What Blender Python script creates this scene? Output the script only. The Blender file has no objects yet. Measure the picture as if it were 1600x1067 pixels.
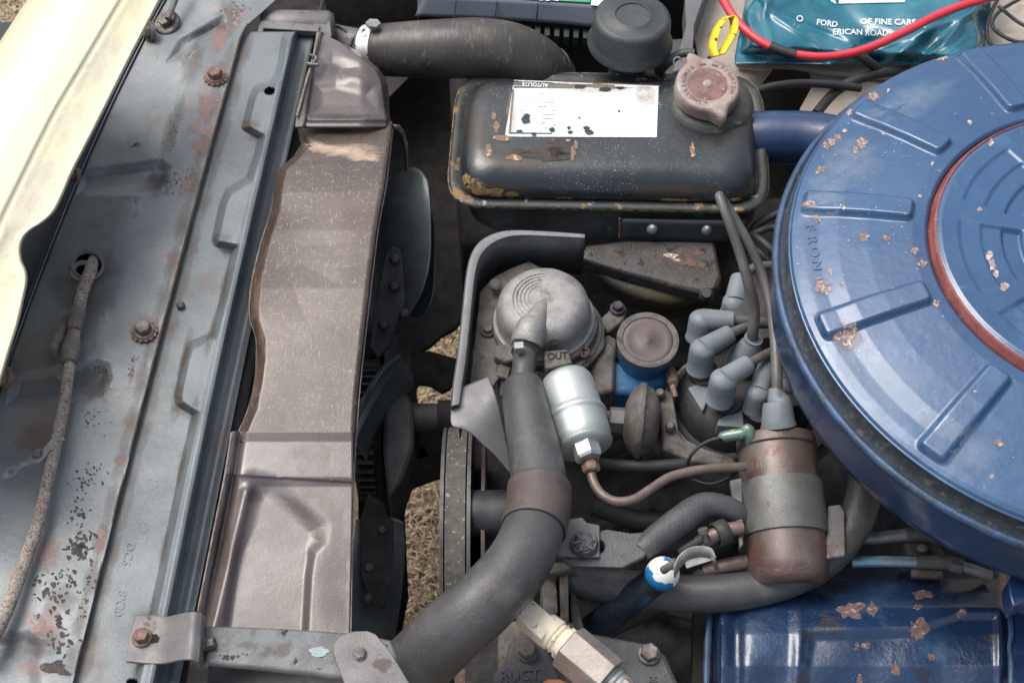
import bpy, bmesh, math, random
import numpy as np
from math import radians as RAD, sin, cos, pi, hypot
from mathutils import Vector, Matrix
from mathutils.bvhtree import BVHTree
from mathutils.geometry import tessellate_polygon
random.seed(7); np.random.seed(7)
SC = bpy.context.scene
COL = SC.collection
# ------------------------------------------------------------------ camera, sky, sun, exposure
FPX, PITCH, CAMH = 2500.0, RAD(56), 0.90
cd = bpy.data.cameras.new('camera'); cam = bpy.data.objects.new('camera', cd); COL.objects.link(cam)
cam.location = (0, 0, CAMH); cam.rotation_euler = (RAD(90) - PITCH, 0, 0)
cd.sensor_width = 36; cd.lens = FPX / 1600 * 36; cd.clip_start = 0.05; cd.clip_end = 2000
cd.dof.use_dof = True; cd.dof.focus_distance = 1.10; cd.dof.aperture_fstop = 22
SC.camera = cam
wd = bpy.data.worlds.new("World"); SC.world = wd; wd.use_nodes = True
nt = wd.node_tree; sky = nt.nodes.new('ShaderNodeTexSky'); sky.sky_type = 'NISHITA'; sky.sun_disc = False
SUN_EL, SUN_AZ = RAD(62), RAD(-55)      # azimuth measured from +Y towards +X
sky.sun_elevation = SUN_EL; sky.sun_rotation = SUN_AZ; sky.dust_density = 5.0; sky.air_density = 1.0; sky.ozone_density = 1.0
hs = nt.nodes.new('ShaderNodeHueSaturation'); hs.inputs['Saturation'].default_value = .6
nt.links.new(sky.outputs[0], hs.inputs['Color']); nt.links.new(hs.outputs[0], nt.nodes['Background'].inputs[0]); nt.nodes['Background'].inputs[1].default_value = 0.15
sd = bpy.data.lights.new('sun', 'SUN'); sd.energy = 1.3; sd.angle = RAD(35); sd.color = (1.0, .95, .88)
so = bpy.data.objects.new('sun', sd); COL.objects.link(so)
sdir = Vector((sin(SUN_AZ) * cos(SUN_EL), cos(SUN_AZ) * cos(SUN_EL), sin(SUN_EL)))
so.rotation_euler = sdir.to_track_quat('Z', 'Y').to_euler(); so.location = sdir * 5
SC.view_settings.view_transform = 'Standard'; SC.view_settings.look = 'None'; SC.view_settings.gamma = 1
SC.view_settings.exposure = 0.6

# ------------------------------------------------------------------ placing: a photo pixel and a height give a point
CP, SP = cos(PITCH), sin(PITCH)
def W(px, py, z):
    d = Vector(((px - 800) / FPX, SP * (533.5 - py) / FPX + CP, CP * (533.5 - py) / FPX - SP))
    t = (z - CAMH) / d.z
    return Vector((0, 0, CAMH)) + d * t
def Wn(px, py, z):
    dx = (px - 800) / FPX; dy = SP * (533.5 - py) / FPX + CP; dz = CP * (533.5 - py) / FPX - SP
    t = (z - CAMH) / dz
    return np.stack([dx * t, dy * t, z * np.ones_like(t)], -1)
def mpp(p):                                  # metres per photo pixel at a point
    return (p.y * CP - (p.z - CAMH) * SP) / FPX

# ------------------------------------------------------------------ materials
MATS = {}
def mat(name, c1, c2=None, rough=.5, metal=0., coat=0., s=40, layers=(), bump=(.1, 900), rvar=.15, spec=.5, big=None, lo=.35, hi=.65, emit=None):
    if name in MATS: return MATS[name]
    m = bpy.data.materials.new(name); m.use_nodes = True; N = m.node_tree.nodes; L = m.node_tree.links
    b = N['Principled BSDF']; tc = N.new('ShaderNodeTexCoord')
    def noise(scale, detail=5, st=None, w=0):
        n = N.new('ShaderNodeTexNoise'); n.inputs['Scale'].default_value = scale; n.inputs['Detail'].default_value = detail
        n.inputs['Roughness'].default_value = .6
        mp = N.new('ShaderNodeMapping'); mp.inputs['Location'].default_value = (w * .37, w * .11, w * .53)
        if st: mp.inputs['Rotation'].default_value = (0, 0, st[3] if len(st) > 3 else 0); mp.inputs['Scale'].default_value = st[:3]
        L.new(tc.outputs['Object'], mp.inputs['Vector']); L.new(mp.outputs[0], n.inputs['Vector'])
        return n.outputs['Fac']
    def ramp(x, a, bb):
        r = N.new('ShaderNodeMapRange'); r.interpolation_type = 'SMOOTHSTEP'; r.inputs['From Min'].default_value = a; r.inputs['From Max'].default_value = bb
        L.new(x, r.inputs['Value']); return r.outputs[0]
    def mix(f, a, c):
        x = N.new('ShaderNodeMix'); x.data_type = 'RGBA'; L.new(f, x.inputs[0])
        if isinstance(a, tuple): x.inputs[6].default_value = a + (1,)
        else: L.new(a, x.inputs[6])
        x.inputs[7].default_value = c + (1,); return x.outputs[2]
    def mixf(f, a, c):
        x = N.new('ShaderNodeMix'); L.new(f, x.inputs[0])
        if isinstance(a, float): x.inputs[2].default_value = a
        else: L.new(a, x.inputs[2])
        x.inputs[3].default_value = c; return x.outputs[0]
    c2 = c2 or tuple(v * .7 for v in c1)
    col = mix(ramp(noise(s, 6), lo, hi), c1, c2)
    g = noise(900, 3, None, 3); col = mix(ramp(g, .45, 1.1), col, tuple(min(1, v * 1.5 + .02) for v in c1))
    rg = mixf(ramp(noise(s * 1.7, 5, None, 5), .3, .7), float(rough), min(1., rough + rvar))
    mt = float(metal)
    hgt = None
    for i, l in enumerate(layers):
        f = ramp(noise(l.get('s', 80), l.get('d', 8), l.get('st'), 11 + 7 * i + l.get('w', 0)), l['t'], l['t'] + l.get('e', .03))
        if 'm' in l:                                             # limit the layer to patches of a larger noise
            f2 = ramp(noise(l['m'][0], 3, None, 2 + i), l['m'][1], l['m'][1] + .08)
            mu = N.new('ShaderNodeMath'); mu.operation = 'MULTIPLY'; L.new(f, mu.inputs[0]); L.new(f2, mu.inputs[1]); f = mu.outputs[0]
        if 'a' in l:
            mu = N.new('ShaderNodeMath'); mu.operation = 'MULTIPLY'; L.new(f, mu.inputs[0]); mu.inputs[1].default_value = l['a']; f = mu.outputs[0]
        col = mix(f, col, l['c']); rg = mixf(f, rg, float(l.get('r', .8)))
        if 'me' in l: mt = mixf(f, mt, float(l['me']))
    L.new(col, b.inputs['Base Color']); L.new(rg, b.inputs['Roughness'])
    if isinstance(mt, float): b.inputs['Metallic'].default_value = mt
    else: L.new(mt, b.inputs['Metallic'])
    b.inputs['Specular IOR Level'].default_value = spec
    b.inputs['Coat Weight'].default_value = coat; b.inputs['Coat Roughness'].default_value = .12
    h = noise(bump[1], 4, bump[2] if len(bump) > 2 else None, 17)
    bp = N.new('ShaderNodeBump'); bp.inputs['Strength'].default_value = bump[0]; bp.inputs['Distance'].default_value = .001
    L.new(h, bp.inputs['Height']); nrm = bp.outputs[0]
    if big:
        h2 = noise(big[1], 3, None, 23); b2 = N.new('ShaderNodeBump'); b2.inputs['Strength'].default_value = 1; b2.inputs['Distance'].default_value = big[0]
        L.new(h2, b2.inputs['Height']); L.new(nrm, b2.inputs['Normal']); nrm = b2.outputs[0]
    L.new(nrm, b.inputs['Normal'])
    MATS[name] = m; return m
dust = dict(c=(.42, .40, .36), t=.70, e=.04, s=1400, d=2, a=.6, r=.9)
dust2 = dict(c=(.6, .6, .58), t=.735, e=.02, s=1000, d=2, a=.9, r=.9)
M = dict(
 support=mat('grey_blue_panel_paint', (.185, .205, .215), (.125, .14, .148), .28, .1, s=14, layers=[
    dict(c=(.03, .028, .026), t=.67, e=.03, s=750, d=3, a=.8, r=.6), dict(c=(.5, .5, .48), t=.715, e=.02, s=850, d=2, a=.8, r=.8), dict(c=(.20, .15, .10), t=.56, e=.14, s=18, d=6, a=.55, r=.6), dict(c=(.34, .15, .11), t=.60, e=.07, s=30, d=8, a=.6, r=.7, m=(9, .5)),
    dict(c=(.035, .035, .035), t=.66, e=.02, s=260, d=6, m=(24, .55), r=.6), dust], bump=(.25, 1100), big=(.0006, 60)),
 rail=mat('grey_rail_paint', (.135, .158, .17), (.095, .112, .122), .33, .1, s=20, layers=[
    dict(c=(.03, .028, .026), t=.67, e=.03, s=750, d=3, a=.8, r=.6), dict(c=(.5, .5, .48), t=.715, e=.02, s=850, d=2, a=.8, r=.8), dict(c=(.16, .11, .08), t=.57, e=.12, s=15, d=6, a=.55, r=.65), dust], bump=(.25, 1200), big=(.0004, 60)),
 rustedge=mat('rusty_edge', (.05, .035, .028), (.09, .055, .04), .8, s=120),
 yellow=mat('pale_yellow_paint', (.74, .72, .46), (.70, .69, .50), .3, coat=.4, s=8, bump=(.03, 900)),
 yellowflange=mat('dirty_yellow_flange', (.60, .57, .38), (.52, .49, .38), .45, s=20, layers=[dict(c=(.40, .36, .24), t=.56, e=.12, s=50, d=8, a=.5), dict(c=(.2, .17, .12), t=.66, e=.03, s=220, d=6, a=.7, m=(40, .5))], bump=(.2, 700)),
 darkpan=mat('dark_blue_grey_pan', (.035, .042, .055), (.025, .03, .04), .6, s=40, layers=[dust]),
 shroud=mat('brown_grey_moulded_plastic', (.072, .050, .037), (.044, .029, .021), .27, 0, s=9, spec=.8, lo=.3, hi=.65, layers=[
    dict(c=(.112, .086, .070), t=.44, e=.3, s=22, d=10, a=.55, r=.4), dict(c=(.36, .32, .29), t=.60, e=.05, s=800, d=4, st=(1, .22, 1, .5), a=.4, r=.6, w=2),
    dict(c=(.36, .32, .29), t=.61, e=.05, s=800, d=4, st=(.22, 1, 1, .3), a=.35, r=.6, w=4), dict(c=(.045, .034, .028), t=.54, e=.16, s=90, d=10, a=.5, r=.4), dust], bump=(.12, 700), big=(.0003, 30)),
 shroudlow=mat('grey_lilac_moulded_plastic', (.100, .086, .086), (.066, .051, .046), .30, 0, s=14, spec=.8, layers=[
    dict(c=(.05, .034, .027), t=.52, e=.14, s=20, d=7, a=.6, r=.5), dict(c=(.3, .27, .25), t=.64, e=.04, s=600, d=3, a=.5, r=.6), dust], bump=(.12, 700), big=(.0003, 30)),
 shroudedge=mat('worn_plastic_edge', (.24, .20, .17), (.13, .10, .09), .6, s=150),
 blade=mat('dark_teal_steel', (.075, .092, .10), (.045, .055, .06), .32, .2, s=30, layers=[dict(c=(.05, .045, .04), t=.5, e=.2, s=25, a=.7, r=.6), dust], bump=(.1, 900)),
 darkmetal=mat('grimy_dark_metal', (.06, .06, .061), (.035, .035, .036), .6, .2, s=60, layers=[dust], bump=(.4, 500)),
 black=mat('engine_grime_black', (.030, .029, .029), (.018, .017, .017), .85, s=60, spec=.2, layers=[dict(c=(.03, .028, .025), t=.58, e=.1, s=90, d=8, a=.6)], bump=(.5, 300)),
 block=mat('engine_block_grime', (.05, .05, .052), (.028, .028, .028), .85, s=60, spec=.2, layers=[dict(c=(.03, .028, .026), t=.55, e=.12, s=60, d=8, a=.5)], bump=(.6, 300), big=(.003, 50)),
 chip=mat('bare_primer_chip', (.33, .265, .25), (.21, .15, .135), .8, s=240, layers=[dict(c=(.55, .50, .47), t=.53, e=.06, s=420), dict(c=(.10, .07, .06), t=.62, e=.04, s=380)], bump=(.5, 900)),
 blackchip=mat('black_flake', (.022, .02, .02), (.05, .04, .035), .6, s=200, bump=(.4, 900)),
 rust=mat('rust', (.14, .08, .065), (.08, .045, .038), .8, s=160, bump=(.5, 700)),
 gold=mat('ochre_rust', (.30, .19, .07), (.14, .09, .04), .7, s=160, layers=[dict(c=(.05, .045, .04), t=.52, e=.06, s=200)], bump=(.4, 700)),
 bolt=mat('weathered_bolt_steel', (.16, .15, .145), (.09, .08, .075), .45, .5, s=200, layers=[dict(c=(.17, .09, .06), t=.54, e=.1, s=180, a=.6)], bump=(.3, 800)),
 rustbolt=mat('rusty_bolt_steel', (.22, .14, .11), (.13, .08, .065), .6, .3, s=200, layers=[dict(c=(.3, .2, .17), t=.56, e=.1, s=260)], bump=(.4, 800)),
 bracket=mat('grey_bracket_paint', (.15, .145, .145), (.10, .095, .095), .42, .2, s=40, layers=[dict(c=(.08, .06, .05), t=.57, e=.08, s=60, d=8, a=.7), dict(c=(.25, .23, .22), t=.66, e=.03, s=350, a=.6), dust], bump=(.3, 800)),
 braket2=mat('chipped_grey_brace', (.135, .15, .155), (.09, .09, .09), .45, .2, s=45, layers=[dict(c=(.035, .033, .03), t=.60, e=.03, s=90, d=9), dict(c=(.10, .075, .06), t=.55, e=.08, s=50, a=.6), dust], bump=(.4, 700)),
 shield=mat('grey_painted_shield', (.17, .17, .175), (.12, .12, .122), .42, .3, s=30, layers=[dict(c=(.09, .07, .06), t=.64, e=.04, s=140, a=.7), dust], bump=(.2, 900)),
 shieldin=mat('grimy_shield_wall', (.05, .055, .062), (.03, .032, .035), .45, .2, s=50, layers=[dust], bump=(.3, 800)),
 aluold=mat('weathered_cast_aluminium', (.30, .295, .285), (.22, .215, .205), .52, .55, s=90, layers=[dict(c=(.13, .11, .09), t=.56, e=.12, s=70, d=8, a=.6, r=.8), dict(c=(.45, .44, .42), t=.66, e=.04, s=700, a=.6)], bump=(.5, 900)),
 alugrime=mat('grimy_cast_aluminium', (.14, .128, .115), (.085, .076, .068), .65, .3, s=90, layers=[dict(c=(.05, .04, .035), t=.56, e=.1, s=90, d=8, a=.7), dust], bump=(.6, 700)),
 zinc=mat('bright_zinc_plate', (.46, .49, .48), (.38, .43, .41), .42, .7, s=30, layers=[dict(c=(.42, .46, .44), t=.58, e=.12, s=50, d=7, a=.55, r=.45), dict(c=(.8, .82, .8), t=.7, e=.03, s=900, a=.6, r=.6)], bump=(.1, 900)),
 hose=mat('aged_grey_rubber', (.066, .067, .068), (.046, .046, .046), .37, 0, s=30, spec=.5, layers=[dict(c=(.115, .108, .10), t=.54, e=.16, s=30, d=8, a=.6, r=.6), dict(c=(.03, .028, .026), t=.60, e=.08, s=70, d=9, a=.5, r=.5), dict(c=(.16, .15, .14), t=.66, e=.02, s=500, st=(.2, 1, 1, .6), a=.4), dust], bump=(.35, 500)),
 hoseribbed=mat('black_corded_rubber', (.05, .046, .044), (.035, .032, .03), .36, 0, s=30, layers=[dict(c=(.14, .115, .09), t=.53, e=.2, s=24, a=.5, r=.5), dict(c=(.15, .13, .12), t=.6, e=.08, s=420, st=(1, .15, .3, .1), d=2, a=.5, r=.5)], bump=(.5, 300, (1, .12, .3, .1))),
 hosedark=mat('dark_rubber', (.028, .028, .03), (.018, .018, .02), .5, 0, s=40, layers=[dust]),
 band=mat('rust_brown_band', (.105, .085, .08), (.075, .06, .056), .45, .3, s=50, layers=[dict(c=(.16, .10, .08), t=.58, e=.08, s=80, a=.6), dust], bump=(.3, 900)),
 tank=mat('black_tank_enamel', (.019, .025, .029), (.012, .016, .019), .27, 0, coat=.25, s=20, layers=[
    dict(c=(.05, .075, .07), t=.6, e=.1, s=14, a=.6, r=.4), dict(c=(.55, .58, .6), t=.675, e=.03, s=900, d=2, m=(14, .46), r=.8),
    dict(c=(.16, .11, .06), t=.64, e=.06, s=30, d=8, a=.8)], bump=(.15, 700), big=(.0007, 45)),
 tankrim=mat('worn_tank_rim', (.045, .05, .048), (.025, .028, .028), .35, .3, s=60, layers=[dict(c=(.26, .17, .07), t=.57, e=.06, s=50, d=8, a=.8), dict(c=(.36, .4, .38), t=.62, e=.04, s=90, d=8, a=.7)], bump=(.3, 700)),
 teal=mat('verdigris_black', (.09, .095, .09), (.05, .055, .05), .4, .1, s=25, layers=[dict(c=(.05, .20, .19), t=.6, e=.08, s=35, a=.8), dust]),
 olive=mat('olive_gold_tank', (.10, .085, .035), (.025, .026, .022), .4, .2, s=28, layers=[dict(c=(.05, .05, .03), t=.5, e=.2, s=40), dust], bump=(.4, 500)),
 paper=mat('white_paper_label', (.66, .70, .70), (.60, .65, .66), .45, s=12, layers=[dict(c=(.6, .66, .68), t=.62, e=.1, s=40, a=.3)], bump=(.05, 900)),
 ink=mat('label_ink', (.06, .075, .07), (.10, .11, .10), .6, s=200),
 faintink=mat('faded_ink', (.34, .38, .38), (.55, .58, .58), .6, s=300),
 capmetal=mat('rusty_pressure_cap', (.34, .31, .28), (.25, .18, .16), .55, .35, s=60, layers=[dict(c=(.30, .15, .12), t=.52, e=.08, s=55, d=8, a=.75, r=.75), dict(c=(.5, .5, .46), t=.63, e=.05, s=300, a=.7)], bump=(.4, 800)),
 caprust=mat('rust_ring', (.22, .13, .12), (.14, .08, .07), .7, .1, s=130, layers=[dict(c=(.45, .32, .28), t=.6, e=.06, s=240, a=.7)], bump=(.5, 800)),
 letter=mat('stamped_letter_shadow', (.10, .07, .07), (.13, .09, .08), .7, s=300),
 breather=mat('dusty_black_cap', (.045, .052, .055), (.03, .034, .036), .42, 0, s=30, layers=[dict(c=(.15, .11, .07), t=.64, e=.05, s=40, d=8, a=.6), dict(c=(.35, .36, .35), t=.68, e=.03, s=900, d=2, m=(30, .45), a=.8), dust], bump=(.3, 800)),
 battery=mat('grey_battery_plastic', (.10, .12, .15), (.08, .095, .12), .5, s=30, layers=[dust]),
 batdark=mat('dark_battery_case', (.02, .028, .032), (.014, .02, .022), .5, s=30),
 green=mat('green_print', (.03, .30, .16), (.02, .22, .12), .4, s=80),
 white=mat('white_print', (.75, .82, .82), (.6, .68, .7), .5, s=120),
 apron=mat('beige_dusty_apron', (.40, .355, .30), (.30, .265, .225), .75, s=30, layers=[dict(c=(.20, .16, .125), t=.56, e=.12, s=60, d=8, a=.5), dict(c=(.06, .05, .045), t=.68, e=.03, s=300, a=.6)], bump=(.4, 600)),
 greybar=mat('grey_support_bar', (.12, .12, .13), (.09, .09, .10), .5, s=30, layers=[dust]),
 vinyl=mat('teal_vinyl', (.010, .13, .185), (.008, .095, .14), .22, 0, coat=.5, s=25, layers=[dict(c=(.02, .23, .28), t=.55, e=.15, s=30, a=.6, r=.3), dict(c=(.2, .35, .38), t=.69, e=.03, s=500, a=.5)], bump=(.1, 300), big=(.0008, 22)),
 red=mat('red_cable_rubber', (.62, .035, .055), (.50, .025, .045), .35, coat=.2, s=40, layers=[dict(c=(.25, .06, .06), t=.66, e=.04, s=200, a=.5)]),
 yellowpl=mat('yellow_paint_tag', (.80, .62, .02), (.72, .52, .02), .4, s=60, layers=[dict(c=(.03, .025, .01), t=.60, e=.04, s=110, d=6)]),
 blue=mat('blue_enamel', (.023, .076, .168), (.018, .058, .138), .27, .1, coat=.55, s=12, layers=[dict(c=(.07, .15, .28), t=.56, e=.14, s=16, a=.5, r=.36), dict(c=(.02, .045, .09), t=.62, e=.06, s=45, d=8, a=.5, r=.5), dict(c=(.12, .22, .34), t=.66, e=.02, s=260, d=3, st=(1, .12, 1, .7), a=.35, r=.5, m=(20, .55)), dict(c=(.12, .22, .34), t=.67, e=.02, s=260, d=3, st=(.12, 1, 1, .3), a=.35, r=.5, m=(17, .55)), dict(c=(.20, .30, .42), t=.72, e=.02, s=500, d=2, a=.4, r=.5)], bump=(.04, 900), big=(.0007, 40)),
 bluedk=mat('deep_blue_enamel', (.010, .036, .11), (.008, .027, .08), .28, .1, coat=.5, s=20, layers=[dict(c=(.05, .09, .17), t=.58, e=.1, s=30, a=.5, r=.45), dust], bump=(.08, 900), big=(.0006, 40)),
 bluegroove=mat('dusty_blue_rim', (.035, .08, .16), (.02, .04, .08), .36, .1, s=60, layers=[dict(c=(.07, .075, .075), t=.54, e=.12, s=160, d=8, a=.8, r=.7)], bump=(.3, 800)),
 seal=mat('dusty_gasket', (.030, .038, .048), (.016, .02, .026), .6, s=150, layers=[dict(c=(.10, .095, .08), t=.56, e=.08, s=160, a=.7), dict(c=(.03, .09, .12), t=.60, e=.06, s=260, a=.7)], bump=(.6, 800)),
 redring=mat('red_brown_seal', (.22, .065, .055), (.14, .04, .035), .45, s=90, layers=[dict(c=(.45, .25, .22), t=.63, e=.05, s=300, a=.6)], bump=(.3, 800)),
 rocker=mat('worn_blue_engine_enamel', (.011, .034, .088), (.008, .022, .058), .2, .1, coat=.6, s=24, layers=[dict(c=(.03, .08, .15), t=.55, e=.12, s=28, a=.5, r=.35), dict(c=(.012, .013, .02), t=.53, e=.06, s=60, d=9, a=.8, m=(14, .5), r=.5), dict(c=(.24, .13, .11), t=.70, e=.02, s=70, d=6, r=.8), dust2], bump=(.3, 500), big=(.0014, 45)),
 blueold=mat('old_blue_paint', (.03, .14, .30), (.02, .09, .20), .4, .1, s=50, layers=[dict(c=(.08, .075, .07), t=.57, e=.08, s=90, d=8, a=.8), dust], bump=(.4, 600)),
 boot=mat('grey_rubber_boot', (.165, .19, .21), (.125, .145, .16), .45, 0, s=40, layers=[dict(c=(.16, .17, .18), t=.58, e=.12, s=60, a=.5, r=.6), dust], bump=(.1, 900)),
 capblack=mat('distributor_bakelite', (.022, .023, .025), (.03, .03, .032), .55, s=50, layers=[dict(c=(.08, .075, .07), t=.58, e=.12, s=50, a=.6), dust], bump=(.2, 700)),
 wire=mat('ignition_wire_rubber', (.11, .108, .104), (.075, .073, .07), .34, 0, s=60, layers=[dict(c=(.12, .11, .10), t=.6, e=.08, s=120, a=.5), dust]),
 coil=mat('brown_coil_enamel', (.135, .11, .10), (.092, .07, .063), .36, .3, s=30, layers=[dict(c=(.18, .16, .155), t=.54, e=.14, s=30, a=.7, r=.45), dict(c=(.20, .07, .055), t=.6, e=.1, s=60, a=.5), dust], bump=(.2, 900)),
 coilband=mat('grey_green_coil_band', (.135, .148, .145), (.115, .105, .10), .42, .4, s=40, layers=[dict(c=(.15, .10, .08), t=.58, e=.1, s=70, a=.6), dust], bump=(.3, 900)),
 copper=mat('copper_line', (.19, .145, .125), (.13, .10, .088), .42, .4, s=80, layers=[dict(c=(.11, .08, .07), t=.58, e=.1, s=150, a=.6)], bump=(.2, 800)),
 pipepaint=mat('dark_painted_pipe', (.085, .085, .092), (.06, .06, .064), .4, .1, s=60, layers=[dict(c=(.04, .038, .036), t=.6, e=.08, s=120, a=.6), dust], bump=(.6, 500)),
 brass=mat('dull_grey_brass', (.32, .29, .265), (.25, .225, .205), .42, .5, s=40, layers=[dict(c=(.45, .36, .3), t=.6, e=.1, s=120, a=.5)], bump=(.2, 900)),
 whiteplug=mat('dirty_white_ceramic', (.78, .70, .54), (.66, .57, .42), .5, 0, s=60, layers=[dict(c=(.28, .22, .13), t=.62, e=.04, s=200, st=(1, 1, 1), a=.8), dict(c=(.45, .3, .15), t=.62, e=.06, s=60, a=.4)], bump=(.3, 800)),
 orange=mat('orange_copper', (.42, .20, .12), (.30, .13, .08), .45, .5, s=100),
 ball=mat('flaked_white_over_blue', (.72, .72, .68), (.62, .62, .58), .35, 0, s=60, layers=[dict(c=(.01, .16, .42), t=.53, e=.015, s=48, d=3, r=.4), dict(c=(.25, .2, .12), t=.64, e=.03, s=220, a=.7)]),
 beltm=mat('worn_belt_fabric', (.13, .128, .112), (.09, .088, .078), .8, s=150, layers=[dict(c=(.42, .41, .28), t=.59, e=.05, s=260, a=.8)], bump=(.6, 600)),
 cablem=mat('rusty_braided_cable', (.36, .32, .28), (.24, .19, .155), .75, .1, s=160, layers=[dict(c=(.30, .16, .10), t=.55, e=.1, s=50, d=6, a=.6), dict(c=(.08, .065, .055), t=.56, e=.06, s=700, d=2)], bump=(1.0, 800)),
 tape=mat('brown_grey_tape', (.16, .14, .125), (.10, .085, .075), .6, s=110, bump=(.5, 600)),
 galv=mat('dull_galvanised', (.30, .31, .30), (.20, .205, .2), .5, .5, s=90, layers=[dust]),
 clampm=mat('flaked_plated_clamp', (.7, .72, .7), (.5, .5, .48), .35, .6, s=60, layers=[dict(c=(.10, .06, .045), t=.55, e=.02, s=130, d=6)]),
 greenpl=mat('green_grey_connector', (.12, .20, .16), (.08, .13, .12), .3, .2, coat=.4, s=90, layers=[dict(c=(.3, .32, .1), t=.6, e=.06, s=150)]),
 grass=mat('dry_grass_soil', (.22, .17, .11), (.12, .09, .055), .95, s=60, spec=.1, layers=[dict(c=(.08, .06, .04), t=.55, e=.08, s=130, d=8, a=.8), dict(c=(.20, .25, .08), t=.62, e=.06, s=12, a=.6)], bump=(1, 200)),
 straw=mat('dry_straw', (.55, .44, .30), (.20, .145, .09), .8, s=160, spec=.2),
 greenblade=mat('green_blade', (.16, .24, .07), (.22, .28, .10), .7, s=30, spec=.2),
)

# ------------------------------------------------------------------ building helpers
GEO = {}                     # name of object -> (verts, faces) kept for draping prints and chips
ROOTS = []
def thing(name, label, cat, group=None, kind=None):
    o = bpy.data.objects.new(name, None); COL.objects.link(o); o.empty_display_size = .01
    o['label'] = label; o['category'] = cat
    if group: o['group'] = group
    ROOTS.append(o); return o
def obj(name, geo, m, parent=None, smooth=35, bevel=0, solid=0, offset=-1, label=None, kind=None, segs=2):
    V, F = geo
    me = bpy.data.meshes.new(name); me.from_pydata([tuple(v) for v in V], [], F); me.update()
    bm = bmesh.new(); bm.from_mesh(me); bmesh.ops.remove_doubles(bm, verts=bm.verts, dist=1e-6)
    if not solid or True: bmesh.ops.recalc_face_normals(bm, faces=bm.faces) if not solid else None
    bm.to_mesh(me); bm.free()
    me.materials.append(M[m] if isinstance(m, str) else m)
    me.polygons.foreach_set('use_smooth', [True] * len(me.polygons))
    if smooth < 180: me.set_sharp_from_angle(angle=RAD(smooth))
    o = bpy.data.objects.new(name, me); COL.objects.link(o); o.parent = parent
    if solid:
        s = o.modifiers.new('solid', 'SOLIDIFY'); s.thickness = solid; s.offset = offset
    if bevel:
        b = o.modifiers.new('bevel', 'BEVEL'); b.width = bevel; b.segments = segs; b.limit_method = 'ANGLE'; b.angle_limit = RAD(40); b.harden_normals = False
    if label: o['label'] = label
    if kind: o['kind'] = kind
    GEO[o.name] = (V, F); return o
def solo(o, label, cat, group=None, kind=None):
    if label: o['label'] = label
    if cat: o['category'] = cat
    if group: o['group'] = group
    if kind: o['kind'] = kind
    ROOTS.append(o); return o
def join(*gs):
    V = []; F = []
    for v, f in gs:
        k = len(V); V += list(v); F += [tuple(i + k for i in t) for t in f]
    return V, F
def crom(P, sub):
    n = len(P); out = []
    for i in range(n - 1):
        p0 = P[max(i - 1, 0)]; p1 = P[i]; p2 = P[i + 1]; p3 = P[min(i + 2, n - 1)]
        for k in range(sub):
            t = k / sub
            out.append([.5 * (2 * b + (c - a) * t + (2 * a - 5 * b + 4 * c - d) * t * t + (-a + 3 * b - 3 * c + d) * t ** 3) for a, b, c, d in zip(p0, p1, p2, p3)])
    out.append(list(P[-1])); return out
def tubew(C, R, n=20, cap=True, round_end=False):          # world centres and radii
    C = [Vector(c) for c in C]; V = []; F = []; up = None
    for i, c in enumerate(C):
        t = (C[min(i + 1, len(C) - 1)] - C[max(i - 1, 0)]).normalized()
        if up is None: up = t.cross(Vector((.3, .2, 1))).normalized()
        up = (up - t * up.dot(t)).normalized(); s = t.cross(up)
        for k in range(n):
            a = 2 * pi * k / n; V.append(c + (up * cos(a) + s * sin(a)) * R[i])
    m = len(C)
    for i in range(m - 1):
        for k in range(n):
            k2 = (k + 1) % n; F.append((i * n + k, i * n + k2, (i + 1) * n + k2, (i + 1) * n + k))
    if cap: F.append(tuple(range(n))[::-1]); F.append(tuple((m - 1) * n + k for k in range(n)))
    return V, F
def tube(pts, r, n=20, sub=6, cap=True, wob=0):                     # pts = (px, py, z), radius in photo pixels
    rs = r if isinstance(r, (list, tuple)) else [r] * len(pts)
    P = crom([list(p) + [q] for p, q in zip(pts, rs)], sub)
    C = [W(p[0], p[1], p[2]) for p in P]; R = [p[3] * mpp(c) for p, c in zip(P, C)]
    if wob: R = [r_ * (1 + wob * random.uniform(-1, 1)) for r_ in R]
    return tubew(C, R, n, cap)
def rev(o, ax, prof, n=40, rot=0, xref=None, rf=None):     # prof = (height, radius) in metres
    ax = Vector(ax).normalized(); x = (Vector(xref) if xref else Vector((1, 0, 0)) if abs(ax.x) < .8 else Vector((0, 1, 0)))
    x = (x - ax * x.dot(ax)).normalized(); y = ax.cross(x); V = []; F = []; idx = []
    for h, r in prof:
        if r < 1e-6: idx.append([len(V)]); V.append(o + ax * h); continue
        row = []
        for k in range(n):
            a = rot + 2 * pi * k / n; q = r * (rf(a, r) if rf else 1)
            row.append(len(V)); V.append(o + ax * h + (x * cos(a) + y * sin(a)) * q)
        idx.append(row)
    for a, b in zip(idx, idx[1:]):
        for k in range(n):
            k2 = (k + 1) % n
            if len(a) == 1 and len(b) == 1: continue
            if len(a) == 1: F.append((a[0], b[k], b[k2]))
            elif len(b) == 1: F.append((a[k], b[0], a[k2]))
            else: F.append((a[k], b[k], b[k2], a[k2]))
    if len(idx[0]) > 1: F.append(tuple(idx[0]))
    if len(idx[-1]) > 1: F.append(tuple(idx[-1])[::-1])
    return V, F
def revpx(a, b, prof, n=40, rot=0):                                  # a, b = (px, py, z); prof = (t along a-b, radius px)
    A = W(*a); B = W(*b); L = (B - A).length; s = mpp((A + B) / 2)
    return rev(A, B - A, [(t * L, r * s) for t, r in prof], n, rot)
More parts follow.
